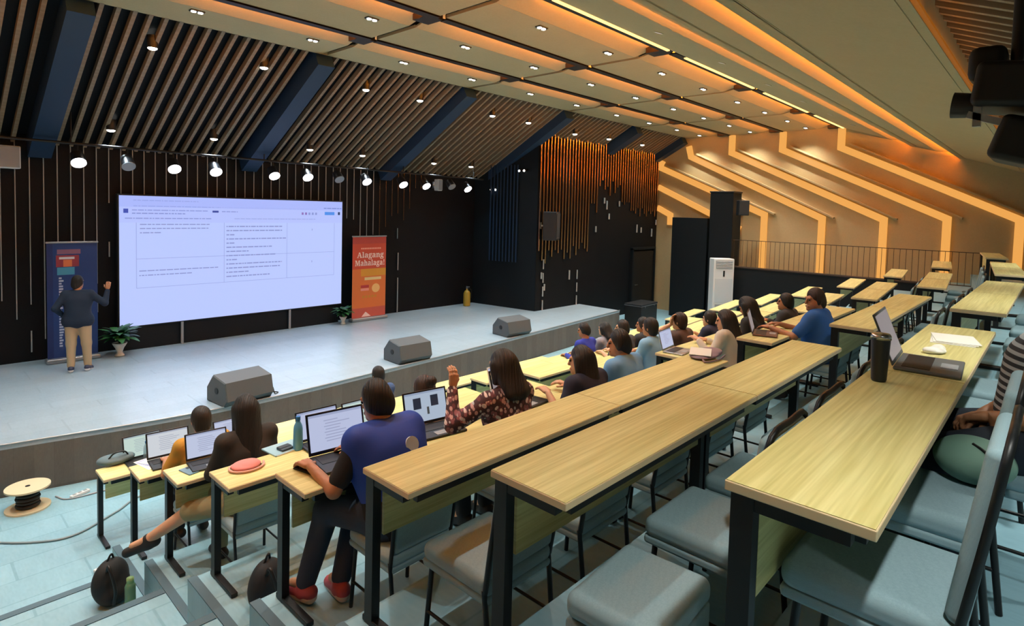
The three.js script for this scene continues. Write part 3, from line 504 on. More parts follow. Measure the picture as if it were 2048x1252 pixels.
// ------------------------------------------------------------------ tables
function makeTable(len) {
  const t = new THREE.Group(); t.name = 'training_table';
  const top = part(t, 'tabletop', rbox(len - 0.004, 0.028, TD, 0.004, 1), mats.oakEdge, [0, TH - 0.014, 0]);
  part(top, 'wood_surface', box(len - 0.01, 0.002, TD - 0.008), mats.oak, [0, 0.0148, 0]);
  part(t, 'modesty_panel', box(len - 0.16, 0.3, 0.016), mats.oak, [0, TH - 0.03 - 0.15, -TD / 2 + 0.06]);
  part(t, 'rear_rail', box(len - 0.16, 0.05, 0.03), mats.blackSteel, [0, TH - 0.053, TD / 2 - 0.05]);
  for (const s of [-1, 1]) {
    const leg = part(t, 'leg', box(0.045, TH - 0.03, 0.06), mats.blackSteel, [s * (len / 2 - 0.035), (TH - 0.03) / 2, -TD / 2 + 0.045]);
    part(leg, 'foot', rbox(0.045, 0.03, TD + 0.02, 0.006, 1), mats.blackSteel, [0, -(TH - 0.03) / 2 + 0.015, TD / 2 - 0.04]);
    part(leg, 'arm', box(0.04, 0.035, TD - 0.08), mats.blackSteel, [0, (TH - 0.03) / 2 - 0.018, TD / 2 - 0.06]);
  }
  return t;
}
const WORDS = { 1: 'first', 2: 'second', 3: 'third', 4: 'fourth', 5: 'fifth', 6: 'sixth', 7: 'seventh', 8: 'eighth' };
const protoT = new Map();
function table(k, x0, x1, label) {
  const len = +Math.hypot(x1 - x0, bend(x1) - bend(x0)).toFixed(2); if (!protoT.has(len)) protoT.set(len, makeTable(len));
  const [z, y] = ROW[k], xc = (x0 + x1) / 2, ry = Math.atan2(-(bend(x1) - bend(x0)), x1 - x0);
  return copyOf(protoT.get(len), [xc, y + 0.001, z + TD / 2 + (bend(x0) + bend(x1)) / 2], ry, label, 'training tables in the tiered rows');
}
for (let k = 1; k <= 8; k++) {
  const r = WORDS[k] + ' row from the stage';
  [[1.52, 3.2, 'oak training table at the aisle end of the ' + r], [3.2, 4.88, 'oak training table at the inner end of the first block, ' + r],
    [5.9, 7.5, 'oak training table starting the second block, ' + r], [7.5, 9.1, 'oak training table ending the second block, ' + r],
    [10.4, 11.93, 'oak training table starting the third block, ' + r], [11.98, 13.5, 'oak training table ending the third block, ' + r],
    [15.0, 17.4, 'long oak table in the block by the railing, ' + r]].forEach(([a, b, l]) => { const o = table(k, a, b, l); o.userData.category = 'table'; });
}

// ------------------------------------------------------------------ chairs
function makeChair() {
  const t = new THREE.Group(); t.name = 'banquet_chair';
  const seat = part(t, 'seat', rbox(0.43, 0.085, 0.42, 0.035, 3), mats.seatFabric, [0, 0.435, 0]);
  part(t, 'seat_band', rbox(0.425, 0.04, 0.415, 0.015, 1), mats.seatFabric, [0, 0.385, 0]);
  part(t, 'backrest', rbox(0.4, 0.46, 0.05, 0.025, 3), mats.seatFabric, [0, 0.7, 0.225], [0.14, 0, 0]);
  part(t, 'frame_rim', tube([[-0.205, 0.42, 0.195], [-0.21, 0.7, 0.24], [-0.19, 0.93, 0.272], [0, 0.95, 0.275], [0.19, 0.93, 0.272], [0.21, 0.7, 0.24], [0.205, 0.42, 0.195]], 0.012, 30, 6), mats.blackSteel);
  for (const s of [-1, 1]) { part(t, 'leg', rod([s * 0.2, 0.0, -0.19], [s * 0.19, 0.38, -0.16], 0.012, 8), mats.blackSteel); part(t, 'leg', rod([s * 0.2, 0.0, 0.24], [s * 0.205, 0.43, 0.19], 0.012, 8), mats.blackSteel); part(t, 'stretcher', rod([s * 0.2, 0.16, -0.18], [s * 0.2, 0.16, 0.22], 0.008, 6), mats.blackSteel); }
  return t;
}
const chairP = makeChair();
function chair(k, x, label, turn = 0, dz = 0) { const [z, y] = ROW[k]; const o = copyOf(chairP, [x, y + 0.001, z + 0.52 + bend(x) + dz], turn + (x > 10.4 ? 0.09 : 0), label, 'grey banquet chairs behind the tables'); o.userData.category = 'chair'; return o; }
const ORD = ['first', 'second', 'third', 'fourth', 'fifth', 'sixth'];
chair(8, 1.95, 'grey banquet chair with empty pale seat at the aisle end of the eighth row', 0, -0.23);
chair(8, 2.6, 'grey banquet chair between the end chair and the green bag', 0, -0.23);
chair(8, 3.22, 'grey banquet chair under the person in stripes', 0, -0.06);
for (const [x, n] of [[3.95, 'just past the person in stripes'], [4.5, 'beside the last table edge of the first block']]) chair(8, x, 'grey banquet chair of the eighth row ' + n, 0, -0.2);
[6.4, 7.2, 8.2].forEach((x, i) => chair(8, x, 'empty grey chair, ' + ORD[i] + ' from the aisle behind the second block of the eighth row', 0, 0.02));
[2.32, 2.88, 3.6, 4.3].forEach((x, i) => chair(7, x, 'empty grey chair, ' + ORD[i] + ' from the stool behind the seventh row table'));
[6.2, 6.9, 7.6, 8.4].forEach((x, i) => chair(7, x, 'empty grey chair, ' + ORD[i] + ' from the aisle behind the second block of the seventh row'));
[1.85, 2.5, 3.2, 3.9, 4.55].forEach((x, i) => chair(6, x, 'empty grey chair, ' + ORD[i] + ' from the aisle steps behind the sixth row table'));
chair(6, 7.5, 'empty grey banquet chair beside the person in the blue shirt');
for (const k of [6, 7]) [11, 12, 13].forEach((x, i) => chair(k, x, 'empty grey chair, ' + ORD[i] + ' in the third block of the ' + WORDS[k] + ' row'));
{
  const t = thing('upholstered_stool', 'square grey upholstered stool behind the seventh row table end', 'stool', [1.72, ROW[7][1] + 0.001, ROW[7][0] + 0.53], 0.05);
  part(t, 'cushion', rbox(0.42, 0.09, 0.34, 0.035, 3), mats.seatFabric, [0, 0.425, 0]); part(t, 'skirt', rbox(0.41, 0.36, 0.33, 0.01, 1), mats.seatFabric, [0, 0.2, 0]); for (const [a, b] of [[-1, -1], [1, -1], [-1, 1], [1, 1]]) part(t, 'foot', box(0.03, 0.022, 0.03), mats.black, [a * 0.18, 0.011, b * 0.14]);
}

// ------------------------------------------------------------------ people
// bones and ellipsoids are blended into one distance field, which is then meshed cell by cell
function fieldMesh(prims, cell) {
  const lo = [1e9, 1e9, 1e9], hi = [-1e9, -1e9, -1e9];
  const boxOf = (p, m) => { const a = [], b = []; for (let i = 0; i < 3; i++) { if (p.c) { const r = Math.max(...p.r); a.push(p.c[i] - r - m); b.push(p.c[i] + r + m); } else { const r = Math.max(p.ra, p.rb); a.push(Math.min(p.a[i], p.b[i]) - r - m); b.push(Math.max(p.a[i], p.b[i]) + r + m); } } return [a, b]; };
  for (const p of prims) if (!p.neg) { const [a, b] = boxOf(p, 2.5 * cell); for (let i = 0; i < 3; i++) { lo[i] = Math.min(lo[i], a[i]); hi[i] = Math.max(hi[i], b[i]); } }
  const N = lo.map((v, i) => Math.ceil((hi[i] - v) / cell) + 1), [nx, ny, nz] = N, f = new Float32Array(nx * ny * nz).fill(1e3);
  for (const p of prims) {
    const k = p.k ?? 0.03, [a, b] = boxOf(p, k + 3 * cell), s = a.map((v, i) => Math.max(0, Math.floor((v - lo[i]) / cell))), e = b.map((v, i) => Math.min(N[i] - 1, Math.ceil((v - lo[i]) / cell)));
    const ab = p.c ? null : [p.b[0] - p.a[0], p.b[1] - p.a[1], p.b[2] - p.a[2]], ll = ab ? ab[0] ** 2 + ab[1] ** 2 + ab[2] ** 2 || 1e-9 : 0, q = p.m;
    for (let z = s[2]; z <= e[2]; z++) for (let y = s[1]; y <= e[1]; y++) for (let x = s[0]; x <= e[0]; x++) {
      const X = lo[0] + x * cell, Y = lo[1] + y * cell, Z = lo[2] + z * cell; let d;
      if (p.c) {
        let dx = X - p.c[0], dy = Y - p.c[1], dz = Z - p.c[2];
        if (q) [dx, dy, dz] = [q[0] * dx + q[3] * dy + q[6] * dz, q[1] * dx + q[4] * dy + q[7] * dz, q[2] * dx + q[5] * dy + q[8] * dz];
        const k0 = Math.hypot(dx / p.r[0], dy / p.r[1], dz / p.r[2]), k1 = Math.hypot(dx / p.r[0] ** 2, dy / p.r[1] ** 2, dz / p.r[2] ** 2); d = k1 < 1e-9 ? -Math.min(...p.r) : k0 * (k0 - 1) / k1;
      } else { const t = Math.max(0, Math.min(1, ((X - p.a[0]) * ab[0] + (Y - p.a[1]) * ab[1] + (Z - p.a[2]) * ab[2]) / ll)); d = Math.hypot(X - p.a[0] - t * ab[0], Y - p.a[1] - t * ab[1], Z - p.a[2] - t * ab[2]) - (p.ra + t * (p.rb - p.ra)); }
      const i = x + nx * (y + ny * z), o = f[i];
      if (p.neg) { const h = Math.max(0, k - Math.abs(o + d)) / k; f[i] = Math.max(o, -d) + h * h * k / 4; } else { const h = Math.max(0, k - Math.abs(o - d)) / k; f[i] = Math.min(o, d) - h * h * k / 4; }
    }
  }
  const vid = new Int32Array(nx * ny * nz).fill(-1), pos = [], idx = [], at = (x, y, z) => x + nx * (y + ny * z);
  for (let z = 0; z < nz - 1; z++) for (let y = 0; y < ny - 1; y++) for (let x = 0; x < nx - 1; x++) {
    let mask = 0; const c = []; for (let j = 0; j < 8; j++) { const v = f[at(x + (j & 1), y + (j >> 1 & 1), z + (j >> 2))]; c.push(v); if (v < 0) mask |= 1 << j; }
    if (mask === 0 || mask === 255) continue;
    let sx = 0, sy = 0, sz = 0, n = 0;
    for (let j = 0; j < 8; j++) for (const bit of [1, 2, 4]) { const m = j | bit; if (m === j || (c[j] < 0) === (c[m] < 0)) continue; const t = c[j] / (c[j] - c[m]); sx += (j & 1) + (bit === 1 ? t : 0); sy += (j >> 1 & 1) + (bit === 2 ? t : 0); sz += (j >> 2) + (bit === 4 ? t : 0); n++; }
    vid[at(x, y, z)] = pos.length / 3; pos.push(lo[0] + (x + sx / n) * cell, lo[1] + (y + sy / n) * cell, lo[2] + (z + sz / n) * cell);
  }
  const quad = (a, b, c, d, flip) => { if (a < 0 || b < 0 || c < 0 || d < 0) return; flip ? idx.push(a, c, b, a, d, c) : idx.push(a, b, c, a, c, d); };
  for (let z = 1; z < nz - 1; z++) for (let y = 1; y < ny - 1; y++) for (let x = 1; x < nx - 1; x++) {
    const i = at(x, y, z), s = f[i] < 0;
    if (s !== f[at(x + 1, y, z)] < 0) quad(vid[at(x, y - 1, z - 1)], vid[at(x, y, z - 1)], vid[i], vid[at(x, y - 1, z)], !s);
    if (s !== f[at(x, y + 1, z)] < 0) quad(vid[at(x - 1, y, z - 1)], vid[at(x - 1, y, z)], vid[i], vid[at(x, y, z - 1)], !s);
    if (s !== f[at(x, y, z + 1)] < 0) quad(vid[at(x - 1, y - 1, z)], vid[at(x, y - 1, z)], vid[i], vid[at(x - 1, y, z)], !s);
  }
  const g = new THREE.BufferGeometry(), uv = []; for (let i = 0; i < pos.length; i += 3) uv.push(pos[i] + pos[i + 2] * 0.7, pos[i + 1]);
  g.setAttribute('position', new THREE.Float32BufferAttribute(pos, 3)); g.setAttribute('uv', new THREE.Float32BufferAttribute(uv, 2)); g.setIndex(idx); g.computeVertexNormals(); return g;
}
const add = (a, b, s = 1) => [a[0] + b[0] * s, a[1] + b[1] * s, a[2] + b[2] * s], sub = (a, b) => add(a, b, -1), norm = (a) => { const l = Math.hypot(...a) || 1; return a.map((v) => v / l); }, cross = (a, b) => [a[1] * b[2] - a[2] * b[1], a[2] * b[0] - a[0] * b[2], a[0] * b[1] - a[1] * b[0]], lerp = (a, b, t) => a.map((v, i) => v + (b[i] - v) * t);
const cap = (a, b, ra, rb = ra, k) => ({ a, b, ra, rb, k }), ell = (c, r, k, m) => ({ c, r, k, m });
function handPrims(w, dir, nrm, side, curl) {        // wrist, direction of the fingers, back of the hand, thumb side
  dir = norm(dir); const across = norm(cross(dir, nrm)); nrm = norm(cross(across, dir)); const out = [], s = side;
  const pt = (f, a, n) => add(add(add(w, dir, f), across, a * s), nrm, n);
  out.push(cap(pt(0, 0, 0), pt(0.05, 0.012, 0), 0.024, 0.022, 0.012), cap(pt(0.03, -0.02, 0), pt(0.085, -0.028, 0), 0.014, 0.013, 0.014), cap(pt(0.03, 0.02, 0), pt(0.085, 0.028, 0), 0.014, 0.013, 0.014), cap(pt(0.04, 0, 0), pt(0.088, 0, 0), 0.015, 0.013, 0.014));
  [[-0.03, 0.062], [-0.01, 0.074], [0.011, 0.08], [0.031, 0.072]].forEach(([a, l], i) => {      // little finger to index
    let p = pt(0.085, a, 0), ang = 0.15; const seg = [0.45, 0.32, 0.23];
    seg.forEach((q, j) => { ang += curl * [0.7, 1, 0.7][j]; const d = add([dir[0] * Math.cos(ang), dir[1] * Math.cos(ang), dir[2] * Math.cos(ang)], nrm, -Math.sin(ang)); const e = add(p, d, l * q); out.push(cap(p, e, 0.0092 - j * 0.0008, 0.0085 - j * 0.0008, 0.006)); p = e; });
  });
  const t0 = pt(0.025, 0.028, -0.004), t1 = pt(0.058, 0.056, -0.014), t2 = pt(0.086, 0.062, -0.026); out.push(cap(t0, t1, 0.0125, 0.0105, 0.012), cap(t1, t2, 0.0105, 0.009, 0.006));
  return out;
}
const skinTones = { light: M({ color: 0xc79a7a, roughness: 0.55 }), tan: M({ color: 0xa97655, roughness: 0.55 }), brown: M({ color: 0x8a5a40, roughness: 0.55 }) };
const strandBump = (() => { const a = valueNoise(256, 64, 128, 4), b = valueNoise(256, 64, 48, 3); return dataTex(256, 64, (x, y, i) => { const v = 255 * (0.6 * a[i] + 0.4 * b[i]); return [v, v, v]; }, [0.35, 0.5], false); })();
const hairMat = Object.fromEntries([['black', 0x120f0e], ['brown', 0x2c1b13], ['dark', 0x1a1512]].map(([k, c]) => [k, M({ color: c, roughness: 0.62, bumpMap: strandBump, bumpScale: 0.006 })]));
const eyeMat = M({ color: 0x1a120c, roughness: 0.25 });
function person(o) {
  const { pos, turn = 0, lean = 0.12, hh = 1.2, cell = 0.016, sleeve = 'short', hair = {}, look = [0, 0] } = o;
  const t = thing('person', o.label, 'person', pos, turn);
  const stand = o.stand, hipY = stand ? 0.92 : 0.565, scale = stand ? 1 : (hh - hipY) / 0.655;
  const up = (x, y, z) => { const dy = (y - 0.565) * scale, c = Math.cos(lean), s = Math.sin(lean); return [x, hipY + dy * c + z * s, z * c - dy * s]; };   // torso point, leaned about the hips
  const J = { pel: up(0, 0.58, 0), waist: up(0, 0.72, 0), chest: up(0, 0.9, -0.01), sh: [up(-0.175, 1.015, 0), up(0.175, 1.015, 0)], neck: up(0, 1.04, 0.005), head: up(0, 1.22, -0.02) };
  const W = o.wide ?? 1;
  const arms = [0, 1].map((i) => {
    const s = i ? 1 : -1, S = J.sh[i], wr = (o.hands && o.hands[i]) || [s * 0.13, 0.8, -0.36], v = sub(wr, S), d = Math.min(0.52, Math.hypot(...v)), n = norm(v), l1 = 0.28, l2 = 0.25, a = (l1 * l1 - l2 * l2 + d * d) / (2 * d), h = Math.sqrt(Math.max(0, l1 * l1 - a * a));
    const w2 = add(S, n, d); let side = (o.elbow && o.elbow[i]) || [s * 0.6, -1, 0.35]; const dot = side[0] * n[0] + side[1] * n[1] + side[2] * n[2]; side = norm(add(side, n, -dot)); return { S, E: add(add(S, n, a), side, h), W: w2, s };
  });
  const legs = [0, 1].map((i) => { const s = i ? 1 : -1, hp = [s * 0.09, hipY + (stand ? -0.02 : 0), 0]; const kn = (o.knees && o.knees[i]) || (stand ? [s * 0.1, 0.5, 0.0] : [s * 0.11, 0.52, -0.42]); const an = (o.ankles && o.ankles[i]) || (stand ? [s * 0.1, 0.09, 0.03] : [s * 0.11, 0.09, -0.36]); return { hp, kn, an, s, toe: (o.toes && o.toes[i]) || norm([s * 0.15, -0.25, -1]) }; });
  const torso = (g) => [cap(add(J.pel, [-0.07 * W, 0, 0]), add(J.pel, [0.07 * W, 0, 0]), 0.115 * W + g, undefined, 0.05), cap(J.pel, J.waist, 0.12 * W + g, 0.115 * W + g, 0.08), cap(add(J.waist, [-0.04, 0, 0]), add(J.waist, [0.04, 0, 0]), 0.11 * W + g, undefined, 0.06), cap(add(J.chest, [-0.07 * W, 0, 0]), add(J.chest, [0.07 * W, 0, 0]), 0.115 * W + g, undefined, 0.09), cap(J.waist, J.chest, 0.12 * W + g, 0.12 * W + g, 0.06), cap(J.sh[0], J.sh[1], 0.06 + g, undefined, 0.06)];
  const legPr = (g) => legs.flatMap((l) => [cap(l.hp, l.kn, 0.088 * W + g, 0.062 + g, 0.05), cap(l.kn, l.an, 0.06 + g, 0.038 + g, 0.03)]);
  const body = [...torso(0), cap(J.neck, add(J.head, [0, -0.06, 0.02]), 0.058, 0.052, 0.04), ...arms.flatMap((a) => [cap(a.S, a.E, 0.05, 0.04, 0.03), cap(a.E, a.W, 0.04, 0.027, 0.02)]), ...legPr(0), ...legs.map((l) => cap(l.an, add(l.an, l.toe, 0.12), 0.036, 0.028, 0.02))];
  // head in its own finer field
  const e = new THREE.Euler(look[1], look[0], 0, 'YXZ'), q = new THREE.Quaternion().setFromEuler(e), hp = (x, y, z) => { const v = new THREE.Vector3(x, y, z).applyQuaternion(q); return [J.head[0] + v.x, J.head[1] + v.y, J.head[2] + v.z]; }, m3 = new THREE.Matrix3().setFromMatrix4(new THREE.Matrix4().makeRotationFromQuaternion(q)).elements;
  const hc = cell < 0.014 ? 0.005 : 0.008;
  const headP = [ell(hp(0, 0.03, 0.012), [0.074, 0.092, 0.092], 0.02, m3), ell(hp(0, -0.04, -0.022), [0.058, 0.076, 0.072], 0.04, m3), cap(hp(0, 0.008, -0.088), hp(0, -0.028, -0.102), 0.009, 0.014, 0.014), cap(hp(-0.035, 0.026, -0.076), hp(0.035, 0.026, -0.076), 0.012, 0.012, 0.02), ell(hp(-0.03, 0.006, -0.098), [0.016, 0.011, 0.018], 0.01, m3), ell(hp(0.03, 0.006, -0.098), [0.016, 0.011, 0.018], 0.01, m3), cap(hp(-0.02, -0.062, -0.086), hp(0.02, -0.062, -0.086), 0.009, 0.009, 0.01), ell(hp(0, -0.095, -0.068), [0.026, 0.022, 0.024], 0.025, m3), ell(hp(-0.076, -0.005, 0.012), [0.011, 0.031, 0.02], 0.008, m3), ell(hp(0.076, -0.005, 0.012), [0.011, 0.031, 0.02], 0.008, m3), cap(J.neck, hp(0, -0.06, 0.02), 0.056, 0.054, 0.04)];
  headP[4].neg = headP[5].neg = true;
  const pieces = [fieldMesh(body, cell), fieldMesh(headP, hc)];
  arms.forEach((a, i) => { const dir = (o.handDir && o.handDir[i]) || norm(add(sub(a.W, a.E), [0, -0.05, -0.1])); pieces.push(fieldMesh(handPrims(a.W, dir, (o.handUp && o.handUp[i]) || [0, 1, 0], -a.s, o.curl ?? 0.35), cell < 0.014 ? 0.004 : 0.006)); });
  part(t, 'body', mergeGeometries(pieces), skinTones[o.skin ?? 'tan']);
  for (const s of [-1, 1]) part(t, 'eye', new THREE.SphereGeometry(0.0095, 10, 8), eyeMat, hp(s * 0.031, 0.006, -0.081));
  // clothes
  const sl = sleeve === 'long' ? arms.flatMap((a) => [cap(a.S, a.E, 0.066, 0.055, 0.03), cap(a.E, lerp(a.E, a.W, 0.93), 0.054, 0.038, 0.02)]) : sleeve === 'none' ? [] : arms.map((a) => cap(a.S, lerp(a.S, a.E, 0.75), 0.067, 0.06, 0.03));
  const shirtMat = o.shirt.isMaterial ? o.shirt : M({ color: o.shirt, roughness: 0.85 });
  const sh = part(t, 'shirt', fieldMesh([...torso(0.017), cap(J.chest, J.neck, 0.1, 0.066, 0.05), ...(stand ? [cap(add(J.pel, [-0.09 * W, -0.03, 0]), add(J.pel, [0.09 * W, -0.03, 0]), 0.125 * W, undefined, 0.03)] : []), ...sl], Math.min(cell, 0.014)), shirtMat);
  part(t, 'trousers', fieldMesh([cap(add(J.pel, [-0.07 * W, -0.01, 0]), add(J.pel, [0.07 * W, -0.01, 0]), 0.126 * W, undefined, 0.05), ...legs.flatMap((l) => [cap(l.hp, l.kn, 0.098 * W, 0.078, 0.05), ...(o.shorts && o.shorts.includes(l.s) ? [] : [cap(l.kn, lerp(l.kn, l.an, 0.93), 0.076, 0.058, 0.03)])])], cell), M({ color: o.trousers ?? 0x22262c, roughness: 0.85 }));
  legs.forEach((l) => { const a = add(l.an, [0, -0.035, 0]), tip = add(a, l.toe, 0.16); tip[1] = Math.min(tip[1], a[1] + 0.0); const s = part(t, 'shoe', fieldMesh([cap(add(a, l.toe, -0.05), tip, 0.045, 0.038, 0.02), cap(l.an, a, 0.045, 0.045, 0.02)], 0.01), M({ color: o.shoes ?? 0x1c1c1e, roughness: 0.6 })); if (o.sole) part(s, 'sole', fieldMesh([cap(add(add(a, l.toe, -0.05), [0, -0.024, 0]), add(tip, [0, -0.018, 0]), 0.042, 0.036, 0.02)].map((p) => p), 0.01), M({ color: o.sole, roughness: 0.7 })); });
  // hair
  const hk = hair.style ?? 'short', hm = hairMat[hair.color ?? 'black'], hpr = [ell(hp(0, 0.042, 0.012), [0.084, 0.094, 0.102], 0.02, m3), ell(hp(0, -0.03, 0.045), [0.078, 0.09, 0.066], 0.04, m3), ell(hp(-0.06, 0.0, 0.0), [0.022, 0.05, 0.05], 0.02, m3), ell(hp(0.06, 0.0, 0.0), [0.022, 0.05, 0.05], 0.02, m3)];
  if (hk === 'long' || hk === 'bob') { const l = hair.len ?? 0.35; hpr.push(cap(hp(-0.05, 0, 0.04), add(hp(-0.07, 0, 0.07), [0, -l, 0.09]), 0.05, 0.042, 0.05), cap(hp(0.05, 0, 0.04), add(hp(0.07, 0, 0.07), [0, -l, 0.09]), 0.05, 0.042, 0.05), cap(hp(0, 0.02, 0.06), add(hp(0, 0, 0.085), [0, -l, 0.1]), 0.065, 0.05, 0.05), cap(hp(-0.078, 0.03, 0), add(hp(-0.082, 0, 0.02), [0, -l * 0.6, 0]), 0.028, 0.024, 0.03), cap(hp(0.078, 0.03, 0), add(hp(0.082, 0, 0.02), [0, -l * 0.6, 0]), 0.028, 0.024, 0.03)); }
  if (hk === 'bun') hpr.push(ell(hp(0, 0.1, 0.1), [0.05, 0.045, 0.045], 0.015, m3));
  hpr.push({ ...ell(hp(0, -0.045, -0.085), [0.085, 0.1, 0.07], 0.012, m3), neg: true });
  part(t, 'hair', fieldMesh(hpr, cell < 0.014 ? 0.008 : 0.011), hm);
  t.userData.joints = undefined; delete t.userData.joints;
  return { t, J, arms, hp };
}
const seatOf = (k, x, dz = 0) => [x, ROW[k][1], ROW[k][0] + 0.56 + bend(x) + dz];
function sitter(k, x, o) { chair(k, x, o.chairLabel, 0, 0.05 + (o.dz ?? 0)); return person({ pos: seatOf(k, x, o.dz ?? 0), ...o }); }
const floral = M({ roughness: 0.85, map: (() => { const t = canvasTex(256, 256, (g) => { g.fillStyle = '#4a3238'; g.fillRect(0, 0, 256, 256); for (let i = 0; i < 150; i++) { g.fillStyle = ['#c9a3a0', '#e2cdc8', '#8d5a60', '#b9bdc0', '#6f4048'][i % 5]; g.beginPath(); g.arc(rnd() * 256, rnd() * 256, 5 + rnd() * 9, 0, 7); g.fill(); } }); t.wrapS = t.wrapT = THREE.RepeatWrapping; t.repeat.set(3.4, 3.4); return t; })() });
const striped = M({ roughness: 0.85, map: (() => { const t = canvasTex(64, 256, (g) => { g.fillStyle = '#9fa6ab'; g.fillRect(0, 0, 64, 256); g.fillStyle = '#23262c'; for (let i = 0; i < 8; i++) g.fillRect(0, i * 32, 64, 17); }); t.wrapS = t.wrapT = THREE.RepeatWrapping; t.repeat.set(1, 4.2); return t; })() });
// speaker on stage: seen from behind, one hand raised beside the screen
{
  const p = onY(157, 742, STAGE);
  person({ label: 'person in dark navy jacket and khaki trousers standing on stage', pos: [p.x, STAGE, p.z], turn: -0.35, stand: true, lean: 0.02, sleeve: 'long', shirt: 0x14263c, trousers: 0xa8977a, shoes: 0x2a3550, sole: 0xd6d8da, cell: 0.014, wide: 1.12, look: [-0.5, 0.05], hands: [[-0.22, 0.98, -0.08], [0.42, 1.42, -0.12]], elbow: [[-0.6, -0.6, 0.6], [0.6, -1, 0.2]], handDir: [null, [0.1, 1, -0.1]], handUp: [null, [0, 0, 1]], knees: [[-0.1, 0.5, 0.01], [0.12, 0.5, 0]], ankles: [[-0.1, 0.09, 0.04], [0.14, 0.09, 0.0]], hair: { style: 'short', color: 'dark' } });
}
// the man in the blue vest, with his vest and emblem
{
  const P4 = sitter(5, 2.0, { label: 'person in bright blue vest typing at the aisle end laptop', chairLabel: 'grey banquet chair under the person in the blue vest', hh: 1.2, lean: 0.38, cell: 0.012, wide: 1.15, shirt: 0x171a20, sleeve: 'short', trousers: 0x2d3a4c, shoes: 0xa84650, sole: 0xc9b8ac, skin: 'tan', look: [0.25, -0.25], hands: [[-0.34, 0.8, -0.4], [0.0, 0.8, -0.44]], hair: { style: 'short' }, knees: [[-0.24, 0.52, -0.38], [0.0, 0.52, -0.42]], ankles: [[-0.36, 0.09, -0.42], [-0.2, 0.09, -0.3]] });
  const { t, J, arms } = P4, g = 0.036, W = 1.12;
  const v = part(t, 'vest', fieldMesh([cap(add(J.waist, [-0.05, 0, 0]), add(J.waist, [0.05, 0, 0]), 0.112 * W + g, undefined, 0.06), cap(add(J.chest, [-0.08 * W, 0, 0]), add(J.chest, [0.08 * W, 0, 0]), 0.115 * W + g, undefined, 0.09), cap(J.sh[0], J.sh[1], 0.062 + g, undefined, 0.06), cap(J.waist, J.chest, 0.12 * W + g, undefined, 0.06)], 0.012), M({ color: 0x123fa8, roughness: 0.7 }));
  const bn = 0.115 * W + g + 0.011; part(v, 'emblem', new THREE.CylinderGeometry(0.045, 0.045, 0.012, 24).rotateX(Math.PI / 2), M({ color: 0xc9d6e2, roughness: 0.7 }), [J.chest[0] + 0.06, J.chest[1] + Math.sin(0.38) * bn + 0.02, J.chest[2] + Math.cos(0.38) * bn - 0.008], [-0.38, 0, 0]);
  part(v, 'collar', new THREE.TorusGeometry(0.075, 0.018, 8, 24).rotateX(Math.PI / 2), M({ color: 0x0f2f80, roughness: 0.7 }), add(J.neck, [0, 0.02, 0]), [0.2, 0, 0]);
}
const near = 0.014, far = 0.018;
sitter(2, 2.0, { label: 'person in mustard shirt with short hair at the second row', chairLabel: 'grey banquet chair under the person in the mustard shirt', hh: 1.22, shirt: 0xb5842c, cell: near, hands: [[-0.22, 0.8, -0.36], [0.12, 0.8, -0.38]], hair: { style: 'short', color: 'dark' } });
sitter(3, 2.0, { label: 'person with long black hair at the third row laptop', chairLabel: 'grey banquet chair under the person with waist-long black hair', hh: 1.27, shirt: 0x2a2622, sleeve: 'long', cell: near, hair: { style: 'long', len: 0.45 }, skin: 'light', trousers: 0x8f8a68, shorts: [-1], knees: [[-0.36, 0.47, -0.28], [-0.1, 0.5, -0.38]], ankles: [[-0.6, 0.24, -0.5], [-0.14, 0.09, -0.24]], toes: [[-0.8, -0.35, -0.5], [0, -0.2, -1]] });
sitter(1, 4.85, { label: 'person with short dark hair in the first row by the stage front', chairLabel: 'grey banquet chair by the stage under the short dark haired person', hh: 1.28, shirt: 0x35507a, cell: far });
sitter(4, 3.1, { label: 'person with hair bun in pale pink top at the fourth row', chairLabel: 'grey banquet chair under the person with the hair bun', hh: 1.12, lean: 0.25, shirt: 0x9a7a78, cell: near, skin: 'tan', hair: { style: 'bun', color: 'brown' } });
sitter(5, 2.95, { label: 'person in floral blouse with black bob hair at the fifth row', chairLabel: 'grey banquet chair under the person in the floral blouse', hh: 1.22, lean: 0.15, shirt: floral, sleeve: 'long', cell: 0.012, skin: 'light', hands: [[-0.3, 1.08, -0.3], [0.12, 0.8, -0.38]], handDir: [[0.2, 1, -0.1], null], handUp: [[0, 0, 1], null], hair: { style: 'bob', len: 0.14, color: 'dark' } });
sitter(5, 3.95, { label: 'person in navy top with long wavy dark hair at the fifth row', chairLabel: 'grey banquet chair under the person in the navy top', hh: 1.1, lean: 0.28, shirt: 0x1c2238, sleeve: 'short', cell: 0.013, skin: 'light', look: [0.35, -0.1], hands: [[-0.25, 0.82, -0.3], [0.1, 0.8, -0.36]], hair: { style: 'long', len: 0.32, color: 'dark' } });
sitter(5, 4.5, { label: 'person in light blue shirt with short dark hair at the fifth row', chairLabel: 'grey banquet chair under the person in the light blue shirt', hh: 1.16, lean: 0.22, wide: 1.08, shirt: 0x6fa6d8, cell: 0.013, look: [0.5, -0.1], hair: { style: 'short', color: 'dark' } });
sitter(2, 8.1, { label: 'person in royal blue jacket at the second row', chairLabel: 'grey banquet chair under the person in the royal blue jacket', hh: 1.26, shirt: 0x24349c, sleeve: 'long', cell: far, look: [0.4, -0.2], hair: { style: 'short' } });
sitter(2, 8.7, { label: 'person in grey patterned top beside the royal blue jacket', chairLabel: 'grey banquet chair beside the one under the royal blue jacket', hh: 1.2, shirt: 0x8a8c98, cell: far, skin: 'light', hair: { style: 'bob', len: 0.12 } });
